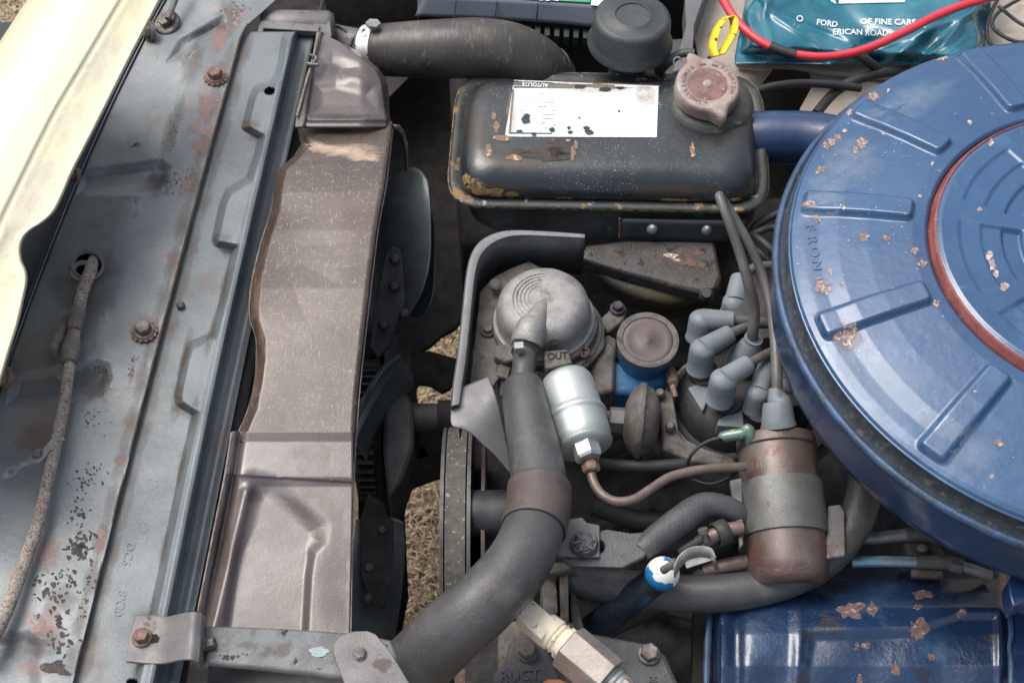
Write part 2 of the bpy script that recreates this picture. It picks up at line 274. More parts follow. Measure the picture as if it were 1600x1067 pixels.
def plate(poly, z, th, holes=(), down=None):                         # flat plate traced in photo pixels; z number or function of px, py
    zf = z if callable(z) else (lambda x, y: z)
    loops = [poly] + list(holes); down = Vector(down) if down else Vector((0, 0, -1))
    P = [[W(x, y, zf(x, y)) for x, y in l] for l in loops]; flat = [v for l in P for v in l]
    tri = tessellate_polygon([[Vector((v.x, v.y, 0)) for v in l] for l in P]); n = len(flat)
    V = flat + [v + down * th for v in flat]; F = [tuple(t) for t in tri] + [tuple(i + n for i in t[::-1]) for t in tri]
    k = 0
    for l in P:
        m = len(l)
        for i in range(m): a = k + i; b = k + (i + 1) % m; F.append((a, b, b + n, a + n))
        k += m
    return V, F
def ell(cx, cy, rx, ry, n=24, rot=0):
    return [(cx + rx * cos(a) * cos(rot) - ry * sin(a) * sin(rot), cy + rx * cos(a) * sin(rot) + ry * sin(a) * cos(rot)) for a in [2 * pi * k / n for k in range(n)]]
def grid(rows, su=8, sv=8):                                          # rows of control points (px, py, z)
    R = [crom([list(p) for p in r], su) for r in rows]
    cols = list(zip(*R)); C = [crom([list(p) for p in c], sv) for c in cols]
    nv = len(C[0]); nu = len(C); V = []; F = []
    for j in range(nv):
        for i in range(nu): V.append(W(*C[i][j]))
    for j in range(nv - 1):
        for i in range(nu - 1): a = j * nu + i; F.append((a, a + nu, a + nu + 1, a + 1))
    return V, F
def sdp(X, Y, poly):                                                 # signed distance to a polygon in pixels, inside > 0
    P = np.array(poly, float); d = np.full(X.shape, 1e9); ins = np.zeros(X.shape, bool)
    for (x1, y1), (x2, y2) in zip(P, np.roll(P, -1, 0)):
        ex, ey = x2 - x1, y2 - y1; t = np.clip(((X - x1) * ex + (Y - y1) * ey) / (ex * ex + ey * ey + 1e-9), 0, 1)
        d = np.minimum(d, np.hypot(X - x1 - t * ex, Y - y1 - t * ey))
        c = ((y1 > Y) != (y2 > Y)) & (X < (x2 - x1) * (Y - y1) / (y2 - y1 + 1e-12) + x1); ins ^= c
    return np.where(ins, d, -d)
def sst(x, a, b):
    t = np.clip((x - a) / (b - a), 0, 1); return t * t * (3 - 2 * t)
def field(left, right, y0, y1, nu, nv, zf, cut=None):                # sheet between two edge lines, z from a function
    yy = np.linspace(y0, y1, nv); L = np.interp(yy, [p[1] for p in left], [p[0] for p in left]); R = np.interp(yy, [p[1] for p in right], [p[0] for p in right])
    U = np.linspace(0, 1, nu); X = L[:, None] + (R - L)[:, None] * U[None]; Y = np.repeat(yy[:, None], nu, 1)
    Z = zf(X, Y); V = Wn(X.ravel(), Y.ravel(), Z.ravel()); F = []
    keep = np.ones((nv, nu), bool) if cut is None else ~cut(X, Y)
    for j in range(nv - 1):
        for i in range(nu - 1):
            if keep[j, i] and keep[j + 1, i] and keep[j, i + 1] and keep[j + 1, i + 1]:
                a = j * nu + i; F.append((a, a + nu, a + nu + 1, a + 1))
    return [Vector(v) for v in V], F
BV = {}
def bvh(name):
    if name not in BV:
        V, F = GEO[name]; BV[name] = BVHTree.FromPolygons([Vector(v) for v in V], [tuple(f) for f in F])
    return BV[name]
EYE = Vector((0, 0, CAMH))
def on(px, py, names, off):                                          # point of a surface found at a photo pixel, lifted by off
    d = (W(px, py, -1) - EYE).normalized(); best = None
    for nme in names:
        h = bvh(nme).ray_cast(EYE, d)
        if h[0] is not None and (best is None or h[3] < best[3]): best = h
    if best is None: return None
    nn = best[1] if best[1].dot(d) < 0 else -best[1]
    return best[0] + nn * off
def drape(P, F, names, off=.0003, thick=0):
    V = [on(x, y, names, off) for x, y in P]
    F = [f for f in F if all(V[i] is not None for i in f)]
    V = [v if v is not None else Vector((0, 0, -.5)) for v in V]
    used = sorted({i for f in F for i in f}); mp = {i: k for k, i in enumerate(used)}
    V = [V[i] for i in used]; F = [tuple(mp[i] for i in f) for f in F]
    if thick and F:
        W0 = [on(P[i][0], P[i][1], names, off - thick) for i in used]; n = len(V); E = {}
        for f in F:
            for a, b in zip(f, f[1:] + f[:1]): E[(a, b)] = E.get((a, b), 0) + 1
        V = V + W0; F = F + [(a, b, b + n, a + n) for (a, b) in E if (b, a) not in E]
    return V, F
def blob(cx, cy, rx, ry, names, n=16, jag=.35, off=.00035, rot=0):   # irregular flake
    P = [(cx, cy)]
    for q in (.55, 1.):
        for k in range(n):
            a = 2 * pi * k / n; P.append((a, q))
    r0 = [1 + jag * random.uniform(-1, 1) for _ in range(n)]; rr = [(r0[i - 1] * .22 + r0[i] + r0[(i + 1) % n] * .22) / 1.44 + .25 * jag * random.uniform(-1, 1) for i in range(n)]; out = [(cx, cy)]
    for i, (a, q) in enumerate(P[1:]):
        r = rr[i % n] * q; x = rx * r * cos(a); y = ry * r * sin(a)
        out.append((cx + x * cos(rot) - y * sin(rot), cy + x * sin(rot) + y * cos(rot)))
    F = [(0, 1 + k, 1 + (k + 1) % n) for k in range(n)] + [(1 + k, 1 + n + k, 1 + n + (k + 1) % n, 1 + (k + 1) % n) for k in range(n)]
    return drape(out, F, names, off)
SM = {}
def smat(name, c, t=.45, e=.25, sc=90, rough=.6, amax=.9):           # stain film, also for painted sheen: noise eats into it towards its edge
    if name in SM: return SM[name]
    m = bpy.data.materials.new(name); m.use_nodes = True; N = m.node_tree.nodes; L = m.node_tree.links; b = N['Principled BSDF']
    tc = N.new('ShaderNodeTexCoord'); n = N.new('ShaderNodeTexNoise'); n.inputs['Scale'].default_value = sc; n.inputs['Detail'].default_value = 9; n.inputs['Roughness'].default_value = .6
    L.new(tc.outputs['Object'], n.inputs['Vector']); at = N.new('ShaderNodeAttribute'); at.attribute_name = 'fade'
    a = N.new('ShaderNodeMath'); a.operation = 'MULTIPLY'; L.new(n.outputs['Fac'], a.inputs[0]); L.new(at.outputs['Fac'], a.inputs[1])
    r_ = N.new('ShaderNodeMapRange'); L.new(a.outputs[0], r_.inputs[0]); r_.inputs[1].default_value = t - e * .5; r_.inputs[2].default_value = t + e * .5; r_.inputs[4].default_value = amax
    L.new(r_.outputs[0], b.inputs['Alpha']); b.inputs['Base Color'].default_value = tuple(c) + (1,); b.inputs['Roughness'].default_value = rough
    SM[name] = m; return m
def stain(name, items, names, m, parent, off=.0002):                # items = (px, py, rx, ry, rotation)
    V = []; F = []; A = []; nn_ = 22; rg = (.3, .55, .75, .9, 1.)
    for (cx, cy, rx, ry, ro) in items:
        jr = [1 + .22 * random.uniform(-1, 1) for _ in range(nn_)]; pts = [(cx, cy, 1.)]
        for q in rg:
            for k in range(nn_):
                a = 2 * pi * k / nn_; x = rx * q * jr[k] * cos(a); y = ry * q * jr[k] * sin(a); pts.append((cx + x * cos(ro) - y * sin(ro), cy + x * sin(ro) + y * cos(ro), 1 - q ** 2))
        P = [on(x, y, names, off) for x, y, f in pts]; fs_ = [(0, 1 + k, 1 + (k + 1) % nn_) for k in range(nn_)]
        for j in range(len(rg) - 1): fs_ += [(1 + j * nn_ + k, 1 + (j + 1) * nn_ + k, 1 + (j + 1) * nn_ + (k + 1) % nn_, 1 + j * nn_ + (k + 1) % nn_) for k in range(nn_)]
        def ok(f): return all(P[i] is not None for i in f) and max((P[a] - P[b]).length for a in f for b in f) < .03
        fs_ = [f for f in fs_ if ok(f)]; use = sorted({i for f in fs_ for i in f}); mp = {i: len(V) + k for k, i in enumerate(use)}
        V += [P[i] for i in use]; A += [pts[i][2] for i in use]; F += [tuple(mp[i] for i in f) for f in fs_]
    me = bpy.data.meshes.new(name); me.from_pydata(V, [], F); at = me.attributes.new('fade', 'FLOAT', 'POINT'); at.data.foreach_set('value', A)
    me.polygons.foreach_set('use_smooth', [True] * len(me.polygons)); me.materials.append(m)
    o = bpy.data.objects.new(name, me); COL.objects.link(o); o.parent = parent; o['kind'] = 'stuff'; return o
def tmesh(s):
    cu = bpy.data.curves.new('t', 'FONT'); cu.body = s; cu.size = 1; cu.align_x = 'CENTER'; cu.align_y = 'CENTER'; cu.resolution_u = 3; cu.offset = .012
    o = bpy.data.objects.new('t', cu); COL.objects.link(o); bpy.context.view_layer.update()
    dg = bpy.context.evaluated_depsgraph_get(); me = o.evaluated_get(dg).to_mesh()
    V = [(v.co.x, v.co.y) for v in me.vertices]; F = [tuple(p.vertices) for p in me.polygons]
    o.evaluated_get(dg).to_mesh_clear(); bpy.data.objects.remove(o); bpy.data.curves.remove(cu); return V, F
def text(s, cx, cy, size, ang, names, off=.0004, thick=0, sx=1, sheary=0):   # printed on a surface round photo pixel cx, cy; ang clockwise degrees
    V, F = tmesh(s); a = RAD(ang); P = []
    for x, y in V:
        x *= size * sx; y *= -size; P.append((cx + x * cos(a) - y * sin(a), cy + x * sin(a) + y * cos(a) + sheary * x))
    return drape(P, F, names, off, thick)
def hexbolt(px, py, z, r, m='bolt', parent=None, n=(0, 0, 1), flange=1.35, h=.9, star=False, rot=.3, label=None, wm=None):
    o = W(px, py, z); s = r * mpp(o); n = Vector(n).normalized()
    g = [rev(o, n, [(-.002, s * flange), (s * .15, s * flange), (s * .28, s * flange * .9), (s * .3, s * .9)], 28)]
    g.append(rev(o + n * s * .28, n, [(0, s), (s * h * .8, s), (s * h, s * .86), (s * h * .93, s * .55), (s * h * .9, 0)], 6, rot))
    b = obj('bolt', join(*g), m, parent, 30, label=label)
    if star:
        w = rev(o - n * .0005, n, [(0, s * flange * 1.16), (s * .12, s * flange * 1.16), (s * .12, s * .5)], 56, 0, None, lambda a, r_: 1 + (.05 if int(a / (2 * pi) * 56 + .5) % 4 < 2 else -.07) if r_ > s else 1)
        obj('washer', w, wm or 'rustbolt', b, 20)
    return b
def ribbon(P, Q):                                                    # two lines of points joined to a strip
    V = list(P) + list(Q); n = len(P); return V, [(i, i + 1, n + i + 1, n + i) for i in range(n - 1)]
def rquad(c, r, n=7):                                                # rounded quad in pixels (TL, TR, BR, BL)
    out = []; m = len(c)
    for i in range(m):
        p = Vector(c[i]); a = (Vector(c[i - 1]) - p).normalized() * r; b = (Vector(c[(i + 1) % m]) - p).normalized() * r
        for k in range(n + 1):
            t = k / n; q = (p + a) * (1 - t) ** 2 + p * 2 * t * (1 - t) + (p + b) * t * t; out.append((q.x, q.y))
    return out
def loft(loops, cap0=True, cap1=True):                               # loops of world points with equal counts
    n = len(loops[0]); V = [v for l in loops for v in l]; F = []
    for j in range(len(loops) - 1):
        for k in range(n): k2 = (k + 1) % n; F.append((j * n + k, j * n + k2, (j + 1) * n + k2, (j + 1) * n + k))
    if cap0: F.append(tuple(range(n))[::-1])
    if cap1: F.append(tuple((len(loops) - 1) * n + k for k in range(n)))
    return V, F
def box(c, hx, hy, hz, R=None):
    V = [Vector((sx * hx, sy * hy, sz * hz)) for sx in (-1, 1) for sy in (-1, 1) for sz in (-1, 1)]
    if R: V = [R @ v for v in V]
    return [Vector(c) + v for v in V], [(0, 1, 3, 2), (4, 6, 7, 5), (0, 4, 5, 1), (2, 3, 7, 6), (0, 2, 6, 4), (1, 5, 7, 3)]

# ================================================================== THE SETTING
g = obj('ground', ([Vector((x, y, -.80)) for x, y in ((-30, -30), (30, -30), (30, 30), (-30, 30))], [(0, 1, 2, 3)]), 'grass'); solo(g, None, None, kind='structure')
def blades(n, m, name, lab, box_):
    V = []; F = []
    for _ in range(n):
        x0, y0, x1, y1 = random.choice(box_); p = W(random.uniform(x0, x1), random.uniform(y0, y1), -.80)
        a = random.uniform(0, 2 * pi); l = random.uniform(.008, .028); w = random.uniform(.0005, .0014); z = random.uniform(.001, .012)
        d = Vector((cos(a), sin(a), random.uniform(-.2, .7))) * l; s = Vector((-sin(a), cos(a), 0)) * w; q = p + Vector((0, 0, z)); mid = q + d * .5 + Vector((0, 0, random.uniform(0, .006)))
        k = len(V); V += [q - s, q + s, mid + s, mid - s, q + d]; F += [(k, k + 1, k + 2, k + 3), (k + 3, k + 2, k + 4)]
    o = obj(name, (V, F), m, None, 180); solo(o, lab, 'grass', kind='stuff')
R_ = [(600, 480, 780, 1000), (600, 480, 780, 1000), (-60, -40, 110, 130), (1060, 0, 1600, 200)]
blades(20000, 'straw', 'dry_grass', 'dry straw coloured grass on the ground under the engine', R_[:3])
blades(500, 'greenblade', 'green_grass', 'scattered green blades in the dry grass', R_[:3])

# ================================================================== YELLOW FRONT PANEL
t = thing('front_bodywork', 'pale yellow painted hood front edge along the left side of the picture', 'car panel')
Redge = [(262, -30), (250, 0), (223, 52), (196, 105), (166, 165), (146, 205), (115, 265), (100, 300), (85, 330), (66, 348), (50, 358), (38, 370), (32, 388), (34, 408), (40, 422), (42, 440), (36, 470), (28, 505), (14, 550), (2, 590), (-16, 640)]
yy = [p[1] for p in Redge]; cr = lambda y: np.interp(y, [-30, 0, 180, 341, 480, 640], [204, 187, 80, 0, -55, -120]); lf = lambda y: 52 - .65 * y
rows = []; rows2 = []
for x, y in Redge:
    c = float(cr(y)); l = lf(y) if y < 400 else -208
    rows.append([(l - 10, y, -.03), (l, y, .02), (l + .25 * (c - l), y, .052), (l + .6 * (c - l), y, .056), (c, y, .050)])
    rows2.append([(c, y, .0498), (c + 6, y, .0484), (c + 14, y, .0480), ((c + x) / 2, y, .0455), (x - 13, y, .0440), (x - 6, y, .0455), (x - 1, y, .044), (x + 1, y, .036), (x - 3, y, .026)])
obj('panel_skin', grid(rows, 6, 4), 'yellow', t, 60, solid=.0012)
fl_ = obj('panel_flange', grid(rows2, 5, 4), 'yellowflange', t, 60, solid=.0012)
stain('crease_grime', [(float(cr(y)) + 16, y, 9, 34, .5) for y in range(0, 340, 34)] + [(float(cr(y)) + 34, y + 8, 14, 30, .5) for y in range(10, 330, 50)], [fl_.name], smat('brown_crease_grime', (.30, .26, .19), .40, .5, 260, .6, .14), t)

# ================================================================== RADIATOR SUPPORT
sup = thing('radiator_support', 'weathered grey blue sheet metal radiator support with bolts beside yellow panel', 'car panel')
foldL = [(290, -60), (253, 0), (221, 71), (175, 165), (131, 259), (81, 357), (67, 400), (40, 490), (15, 571), (0, 609), (-40, 720), (-80, 830), (-170, 1120)]
seam = [(431, -60), (431, 0), (388, 38), (379, 60), (356, 124), (337, 202), (319, 277), (298, 350), (262, 485), (225, 620), (209, 690), (187, 780), (165, 870), (142, 937), (113, 1067), (102, 1120)]
def smoothline(L, y0, deg):
    A = [p for p in L if p[1] >= y0]; c = np.polyfit([p[1] / 1000 for p in A], [p[0] for p in A], deg)
    return [p for p in L if p[1] < y0] + [(float(np.polyval(c, y / 1000)), y) for y in range(int(y0), 1130, 30)]
foldL = smoothline(foldL, -60, 3); seam = smoothline(seam, 60, 3)
Q1 = [(235, 78), (262, 78), (300, 60), (340, 30), (372, -30), (320, -80), (200, 60)]
Q2 = [(215, 120), (268, 100), (300, 100), (285, 170), (262, 235), (262, 275), (250, 300), (215, 304), (120, 306), (150, 260)]
Q3 = [(95, 350), (190, 345), (215, 352), (205, 430), (180, 500), (168, 545), (140, 580), (60, 578), (20, 560)]
Q4 = [(-60, 640), (70, 628), (110, 628), (124, 650), (112, 740), (88, 830), (60, 905), (30, 960), (-40, 990), (-200, 1000), (-200, 800)]
Q5 = [(150, 575), (165, 560), (172, 590), (160, 625), (130, 630), (110, 600)]
Q6 = [(-20, 1000), (40, 985), (70, 1010), (60, 1130), (-80, 1130)]
crest = [(352, -60), (330, 0), (300, 80), (256, 200), (236, 280), (205, 350), (185, 450), (162, 545), (132, 640), (105, 750), (82, 850), (58, 950), (26, 1067), (10, 1130)]
def zs(X, Y):
    z = np.full(X.shape, -.0600); cx = np.interp(Y, [p[1] for p in crest], [p[0] for p in crest])
    z -= .0065 * sst(cx - X, -14, 80) ; z -= .0012 * np.clip((X - cx) / 60, 0, 2)
    z -= .0055 * sst(sdp(X, Y, [(120, 268), (252, 250), (268, 262), (262, 290), (246, 303), (120, 305)]), -3, 16)
    z -= .0055 * sst(sdp(X, Y, [(20, 585), (150, 560), (170, 566), (176, 590), (160, 618), (120, 630), (10, 632)]), -3, 16)
    z -= .0060 * sst(sdp(X, Y, [(262, 96), (282, 62), (350, 26), (352, 46), (318, 68), (300, 84)]), -5, 13)
    z -= .0045 * sst(sdp(X, Y, [(-60, 1000), (44, 985), (72, 1005), (60, 1040), (70, 1130), (-80, 1130)]), -6, 20)
    z += .0007 * np.sin(X * .026 + Y * .011) + .0004 * np.sin(Y * .045 - X * .03)
    f = np.interp(Y, [p[1] for p in foldL], [p[0] for p in foldL]); z -= .0030 * sst(f + 7 - X, 0, 7)
    return z
hole1 = (137, 416, 20, 17)
panel = obj('support_panel', field(foldL, seam, -60, 1120, 200, 620, zs, lambda X, Y: ((X - 137) / 21) ** 2 + ((Y - 416) / 19) ** 2 < 1), 'support', sup, 60, solid=.0012)
PN = panel.name
P_ = [W(x, y, -.0632) for x, y in foldL]; obj('side_wall', ribbon([p + Vector((-.0015, 0, 0)) for p in P_], [p + Vector((-.022, 0, -.07)) for p in P_]), 'darkpan', sup, 60, solid=.001)
obj('lower_pan', ribbon([W(x, y, -.063) + Vector((-.02, 0, -.065)) for x, y in foldL], [W(x, y, -.063) + Vector((-.20, 0, -.075)) for x, y in foldL]), 'darkpan', sup, 60, solid=.001)
ridge = [(470, -10), (461, 34), (452, 90), (442, 124), (430, 170), (412, 232), (400, 300), (391, 350), (370, 450), (349, 537), (330, 610), (311, 690), (300, 760), (285, 845), (262, 950), (244, 1042), (225, 1120)]
rright = [(505, -10), (492, 60), (484, 94), (462, 180), (452, 240), (425, 350), (402, 450), (390, 530), (376, 610), (362, 675), (344, 750), (326, 828), (307, 952), (285, 1042), (268, 1120)]
ridge = smoothline(ridge, -10, 4); rright = smoothline(rright, -10, 4)
cast = [(446, 60), (440, 100), (433, 122), (425, 134), (402, 140), (395, 155), (384, 199), (410, 214), (404, 240), (390, 281), (358, 300), (350, 318), (338, 372), (340, 380), (369, 386), (355, 450), (334, 526), (298, 541), (292, 560), (279, 618), (282, 630), (307, 646), (289, 725), (262, 855), (240, 960), (215, 1060), (205, 1130)]
castp = cast + [(x + 60, y) for x, y in ridge[::-1]]
def zr(X, Y):
    rx = np.interp(Y, [p[1] for p in ridge], [p[0] for p in ridge]); sm = np.interp(Y, [p[1] for p in seam], [p[0] for p in seam])
    z = np.full(X.shape, -.0670); z += .0115 * sst(sdp(X, Y, castp), -8, 6)
    z += .0012 * np.exp(-((X - rx + 5) / 6) ** 2)
    z -= .022 * sst(X - rx, 1, 10) + .003 * sst(X - rx, 14, 30) - .0035 * np.exp(-((X - rx - 30) / 8) ** 2)
    return z
seam2 = [(400, 40), (388, 55)] + [(x - 6, y) for x, y in seam[3:]]
rail = obj('rail', field(seam2, rright, 50, 1120, 180, 620, zr, lambda X, Y: (((X - 421) / 8.0) ** 2 + ((Y - 142) / 5.8) ** 2 < 1) | (((X - 206) / 8.) ** 2 + ((Y - 1066) / 6.) ** 2 < 1)), 'rail', sup, 60, solid=.0012)
RL = rail.name
obj('flange', ribbon([W(x, y, -.088) for x, y in rright], [W(x, y, -.088) + Vector((.002, 0, -.12)) for x, y in rright]), 'darkmetal', sup, 60, solid=.001)
obj('seam_edge', tube([(x - 1.0, y, -.0618) for x, y in seam[2:]], 1.9, 6, 3), 'rustedge', sup, 60)
for a in ((337, 120, 11.5, 'rustbolt', 'rusty bolt'), (225, 517, 13, 'bolt', None)):
    hexbolt(a[0], a[1], -.0595, a[2], a[3], sup, star=True, label=a[4])
obj('hidden_dark_sheet', plate([(150, -60), (520, -60), (470, 200), (330, 1140), (-260, 1140), (60, 350)], -.16, .004), 'black', sup)  # unseen black sheet added so the hole and seams look dark
b = hexbolt(261, 36, -.061, 10.5, 'bolt', sup, n=(-.3, -.3, 1), flange=2.0)
hexbolt(236, 50, -.060, 10, 'bolt', sup, n=(-1, -.35, .35), flange=1.6)
hexbolt(119, 276, -.066, 9, 'rustbolt', sup, n=(-1, -.3, .5), flange=1.5)
hexbolt(10, 590, -.058, 14, 'rustbolt', sup, n=(-.8, -.4, .6), flange=1.2, h=1.2)
hexbolt(194, 116, -.09, 10, 'bolt', sup, n=(-1, 0, .3), flange=1.3)
hexbolt(144, 205, -.09, 9, 'bolt', sup, n=(-1, 0, .3), flange=1.3)
obj('strut_rod', tube([(262, 30, -.052), (270, 10, -.05), (285, -30, -.045)], [5, 5, 6], 10), 'bracket', sup)
obj('screw', join(revpx((282, 477, -.0655), (282, 476, -.062), [(0, 7), (.5, 6.5), (.9, 4), (1, 0)], 20)), 'bolt', sup)
obj('grommet', tubew([W(137 + 24 * cos(a), 415 + 21 * sin(a), -.0605) for a in np.linspace(0, 2 * pi, 33)], [.0016] * 33, 10, False), 'bracket', sup)
obj('grommet_lip', tubew([W(130 + 16 * cos(a), 424 + 13 * sin(a), -.0665) for a in np.linspace(0, 2 * pi, 25)], [.0022] * 25, 8, False), 'galv', sup)
# paint loss and black flakes
gs = []
def cluster(n, x0, y0, x1, y1, spread, r, names):
    for _ in range(n):
        q = random.random(); yield blob(x0 + (x1 - x0) * q + random.gauss(0, spread), y0 + (y1 - y0) * q + random.gauss(0, spread), random.uniform(.3, 1) * r, random.uniform(.3, 1) * r * .8, names, 9, .5, .0002, random.uniform(0, 3))
for a in ((42, 132, 835, 118, 870, 9, 5.5), (34, 150, 735, 125, 765, 10, 3.2), (22, 125, 800, 120, 812, 7, 3.5), (40, 95, 900, 70, 930, 14, 4.5), (44, 78, 950, 100, 1020, 13, 5.5), (26, 145, 880, 128, 970, 4, 3), (14, 110, 905, 118, 920, 6, 4), (14, 210, 560, 205, 590, 3, 2.2), (16, 275, 180, 262, 235, 8, 2), (26, 300, 262, 270, 305, 9, 2.2), (7, 210, 228, 218, 226, 2, 2.6), (22, 360, 8, 375, 14, 10, 2), (16, 140, 650, 155, 660, 8, 2.), (14, 155, 580, 160, 575, 7, 2.4)):
    gs += list(cluster(*a, [PN]))
gs.append(blob(86, 1040, 22, 9, [PN], 18, .5, .00022)); gs.append(blob(210, 228, 7, 1.6, [PN], 8, .3, .00022, -.4)); gs.append(blob(100, 1052, 10, 5, [PN], 12, .5, .00022))
obj('black_flakes', join(*gs), 'blackchip', sup, 180, kind='stuff')
gs = []
for a in ((9, 325, 150, 318, 170, 7, 9), (8, 322, 200, 310, 235, 8, 10), (6, 308, 240, 290, 300, 7, 8), (7, 158, 815, 150, 860, 6, 5), (8, 75, 850, 70, 880, 6, 7), (10, 70, 960, 62, 990, 10, 8), (5, 365, 40, 372, 20, 6, 6)):
    for g_ in cluster(*a, [PN]): gs.append(g_)
obj('rust_stains', join(*gs), mat('pink_rust_stain', (.27, .15, .13), (.20, .17, .16), .6, s=130, layers=[dict(c=(.15, .185, .20), t=.50, e=.08, s=120, d=6)], bump=(.3, 900)), sup, 180, kind='stuff')
obj('panel_edge', tube([(x + 1, y, -.0650) for x, y in foldL], 1.3, 6, 2), 'support', sup)
brown = smat('soft_brown_grime', (.12, .085, .06), .33, .52, 40, .55, .42); pink = smat('pink_rust_film', (.34, .19, .165), .36, .44, 90, .6, .55); darkst = smat('dark_recess_film', (.035, .037, .04), .33, .5, 40, .45, .38); palest = smat('pale_sheen_film', (.42, .45, .45), .34, .5, 50, .5, .5)
sx_ = lambda y: float(np.interp(y, [p[1] for p in seam], [p[0] for p in seam]))
stain('pink_rust', [(338, 118, 30, 26, 0), (325, 165, 22, 40, .3), (318, 232, 28, 20, .3), (292, 290, 14, 26, .3), (342, 60, 20, 30, .3), (225, 517, 34, 28, 0), (160, 840, 12, 30, .2), (75, 870, 22, 40, .3), (72, 970, 26, 30, .3), (50, 1045, 40, 16, 0), (206, 585, 6, 24, .2), (190, 720, 14, 12, 0)], [PN], pink, sup)
stain('brown_grime', [(138, 470, 46, 40, 0), (100, 450, 30, 30, 0), (150, 600, 36, 34, 0), (60, 690, 40, 40, 0), (95, 935, 34, 26, 0), (70, 1000, 40, 34, 0), (245, 290, 34, 22, 0), (270, 200, 14, 60, .35), (300, 100, 20, 40, .3), (355, 30, 24, 40, .3), (160, 420, 36, 30, 0)] + [(sx_(y) - 12, y, 13, 42, .25) for y in range(100, 1060, 62)], [PN], brown, sup, .00015)
stain('recess_dark', [(150, 590, 34, 22, 0), (246, 282, 26, 16, 0), (310, 52, 26, 12, -.5), (36, 1010, 60, 30, 0)], [PN], darkst, sup, .00025)  # darker film laid in the pressed recesses
stain('crest_sheen', [(215, 345, 40, 70, .25), (285, 110, 26, 70, .3), (128, 690, 24, 80, .2), (165, 510, 20, 40, .2), (335, 20, 30, 26, 0)], [PN], palest, sup, .0001)  # bright sheen along the panel crest, painted as a pale film
stain('rail_grime', [(sx_(y) + 12, y, 13, 44, .25) for y in range(80, 1060, 60)] + [(x - 5, y, 8, 40, .2) for x, y in cast if y > 390] + [(390, 196, 18, 12, 0), (345, 374, 20, 14, 0), (282, 640, 16, 16, 0), (232, 980, 30, 40, 0)], [RL], brown, sup, .00015)
gs = [text('8X20', 187, 942, 19, 102, [RL], .0005, .0006), text('DC6', 200, 865, 19, 104, [RL], .0005, .0006), text('DF', 234, 762, 28, 103, [RL], .0002, .0003), text('OT', 222, 830, 26, 103, [RL], .0002, .0003)]
obj('stamped_text', join(*gs), 'rail', sup, 20)

# cable and clip on the support
t = thing('hood_release_cable', 'rusty braided cable coming out of a hole in the grey support', 'cable')
cp = [(146, 405, -.066), (141, 425, -.052), (131, 450, -.050), (124, 480, -.050), (117, 515, -.052), (112, 550, -.052), (106, 590, -.050), (99, 640, -.052), (86, 700, -.052), (72, 765, -.052), (57, 825, -.053), (34, 890, -.054), (6, 962, -.054), (-30, 1030, -.054)]
obj('braid', tube(cp, [8, 10, 10, 9.5, 9.5, 9, 9, 9.5, 10, 10, 10, 11, 12, 13], 20, 10, wob=.03), 'cablem', t)
obj('tape_wrap', tube([(123, 483, -.0495), (119, 500, -.0495), (116, 515, -.050)], [11.5, 12.5, 10.5], 14, 5, wob=.05), 'tape', t, 25)
obj('tape_sleeve', tube([(113, 530, -.0495), (111, 550, -.0495), (108, 566, -.0495)], [13, 14.5, 13], 14, 5, wob=.05), 'tape', t, 25)
obj('tape_flap', plate([(101, 560), (95, 572), (87, 580), (89, 592), (98, 594), (104, 585)], -.051, .001), 'tape', t)
obj('stub_tube', tube([(104, 495, -.056), (95, 520, -.053), (80, 549, -.050)], [6, 8, 11], 16), 'tape', t)
t = thing('cable_clip', 'small galvanised strap clip with ring end screwed on beside the braided cable', 'clip')
body = [(4, 748), (6, 738), (14, 729), (27, 727), (44, 716), (48, 706), (58, 699), (66, 702), (72, 695), (78, 688), (90, 681), (100, 683), (101, 688), (92, 687), (84, 693), (77, 703), (72, 712), (62, 722), (48, 724), (32, 732), (28, 740), (19, 746)]
obj('strap', plate(body, -.0475, .0012, holes=[ell(17, 737, 5, 4, 12)[::-1]]), 'galv', t, bevel=.0003)
obj('screw', revpx((58, 709, -.0475), (57, 705, -.0435), [(0, 8.5), (.4, 8.5), (.8, 6.5), (.9, 5), (1, 0)], 20), 'bolt', t)

# ================================================================== RADIATOR
rad = thing('radiator', 'grey painted radiator top tank with outlet neck at top left', 'radiator')
a, b_ = W(408, 40, -.082), W(520, 44, -.082); s = mpp(a)
obj('top_tank', rev(a, b_ - a, [(0, .006), (.001, .012), (.004, .0135), ((b_ - a).length - .004, .0145), ((b_ - a).length, .012), ((b_ - a).length + .002, .004)], 28), 'bracket', rad, 60)
obj('tank_end', rquad and loft([[W(x, y, z) for x, y in rquad([(486, 20 + d), (514, 26 + d), (519, 62 + d), (492, 56 + d)], 10)] for z, d in ((-.070, 0), (-.074, -2), (-.11, 22))]), 'bracket', rad, 50, bevel=.0008)
obj('end_bracket', plate([(407, 32), (500, 40), (498, 50), (412, 44), (410, 54), (401, 55)], -.068, .006), 'bracket', rad, bevel=.0006)
obj('neck', tube([(505, 58, -.10), (530, 62, -.10), (552, 70, -.10), (562, 75, -.10), (590, 80, -.10)], [24, 22, 26, 25, 26], 24, 4), 'bracket', rad)
obj('neck_bead', tube([(556, 71, -.10), (561, 73, -.10)], [30, 30], 28, 2), 'bracket', rad, bevel=.001)
obj('core', box(W(480, 560, -.30) + Vector((-.01, 0, 0)), .025, .26, .18), 'black', rad)
obj('strap_wire', tube([(520, 40, -.09), (536, 44, -.085), (546, 60, -.09)], 2, 8), 'bolt', rad)
hz = thing('upper_radiator_hose', 'large black corded rubber hose at the top with flaked clamp', 'hose')
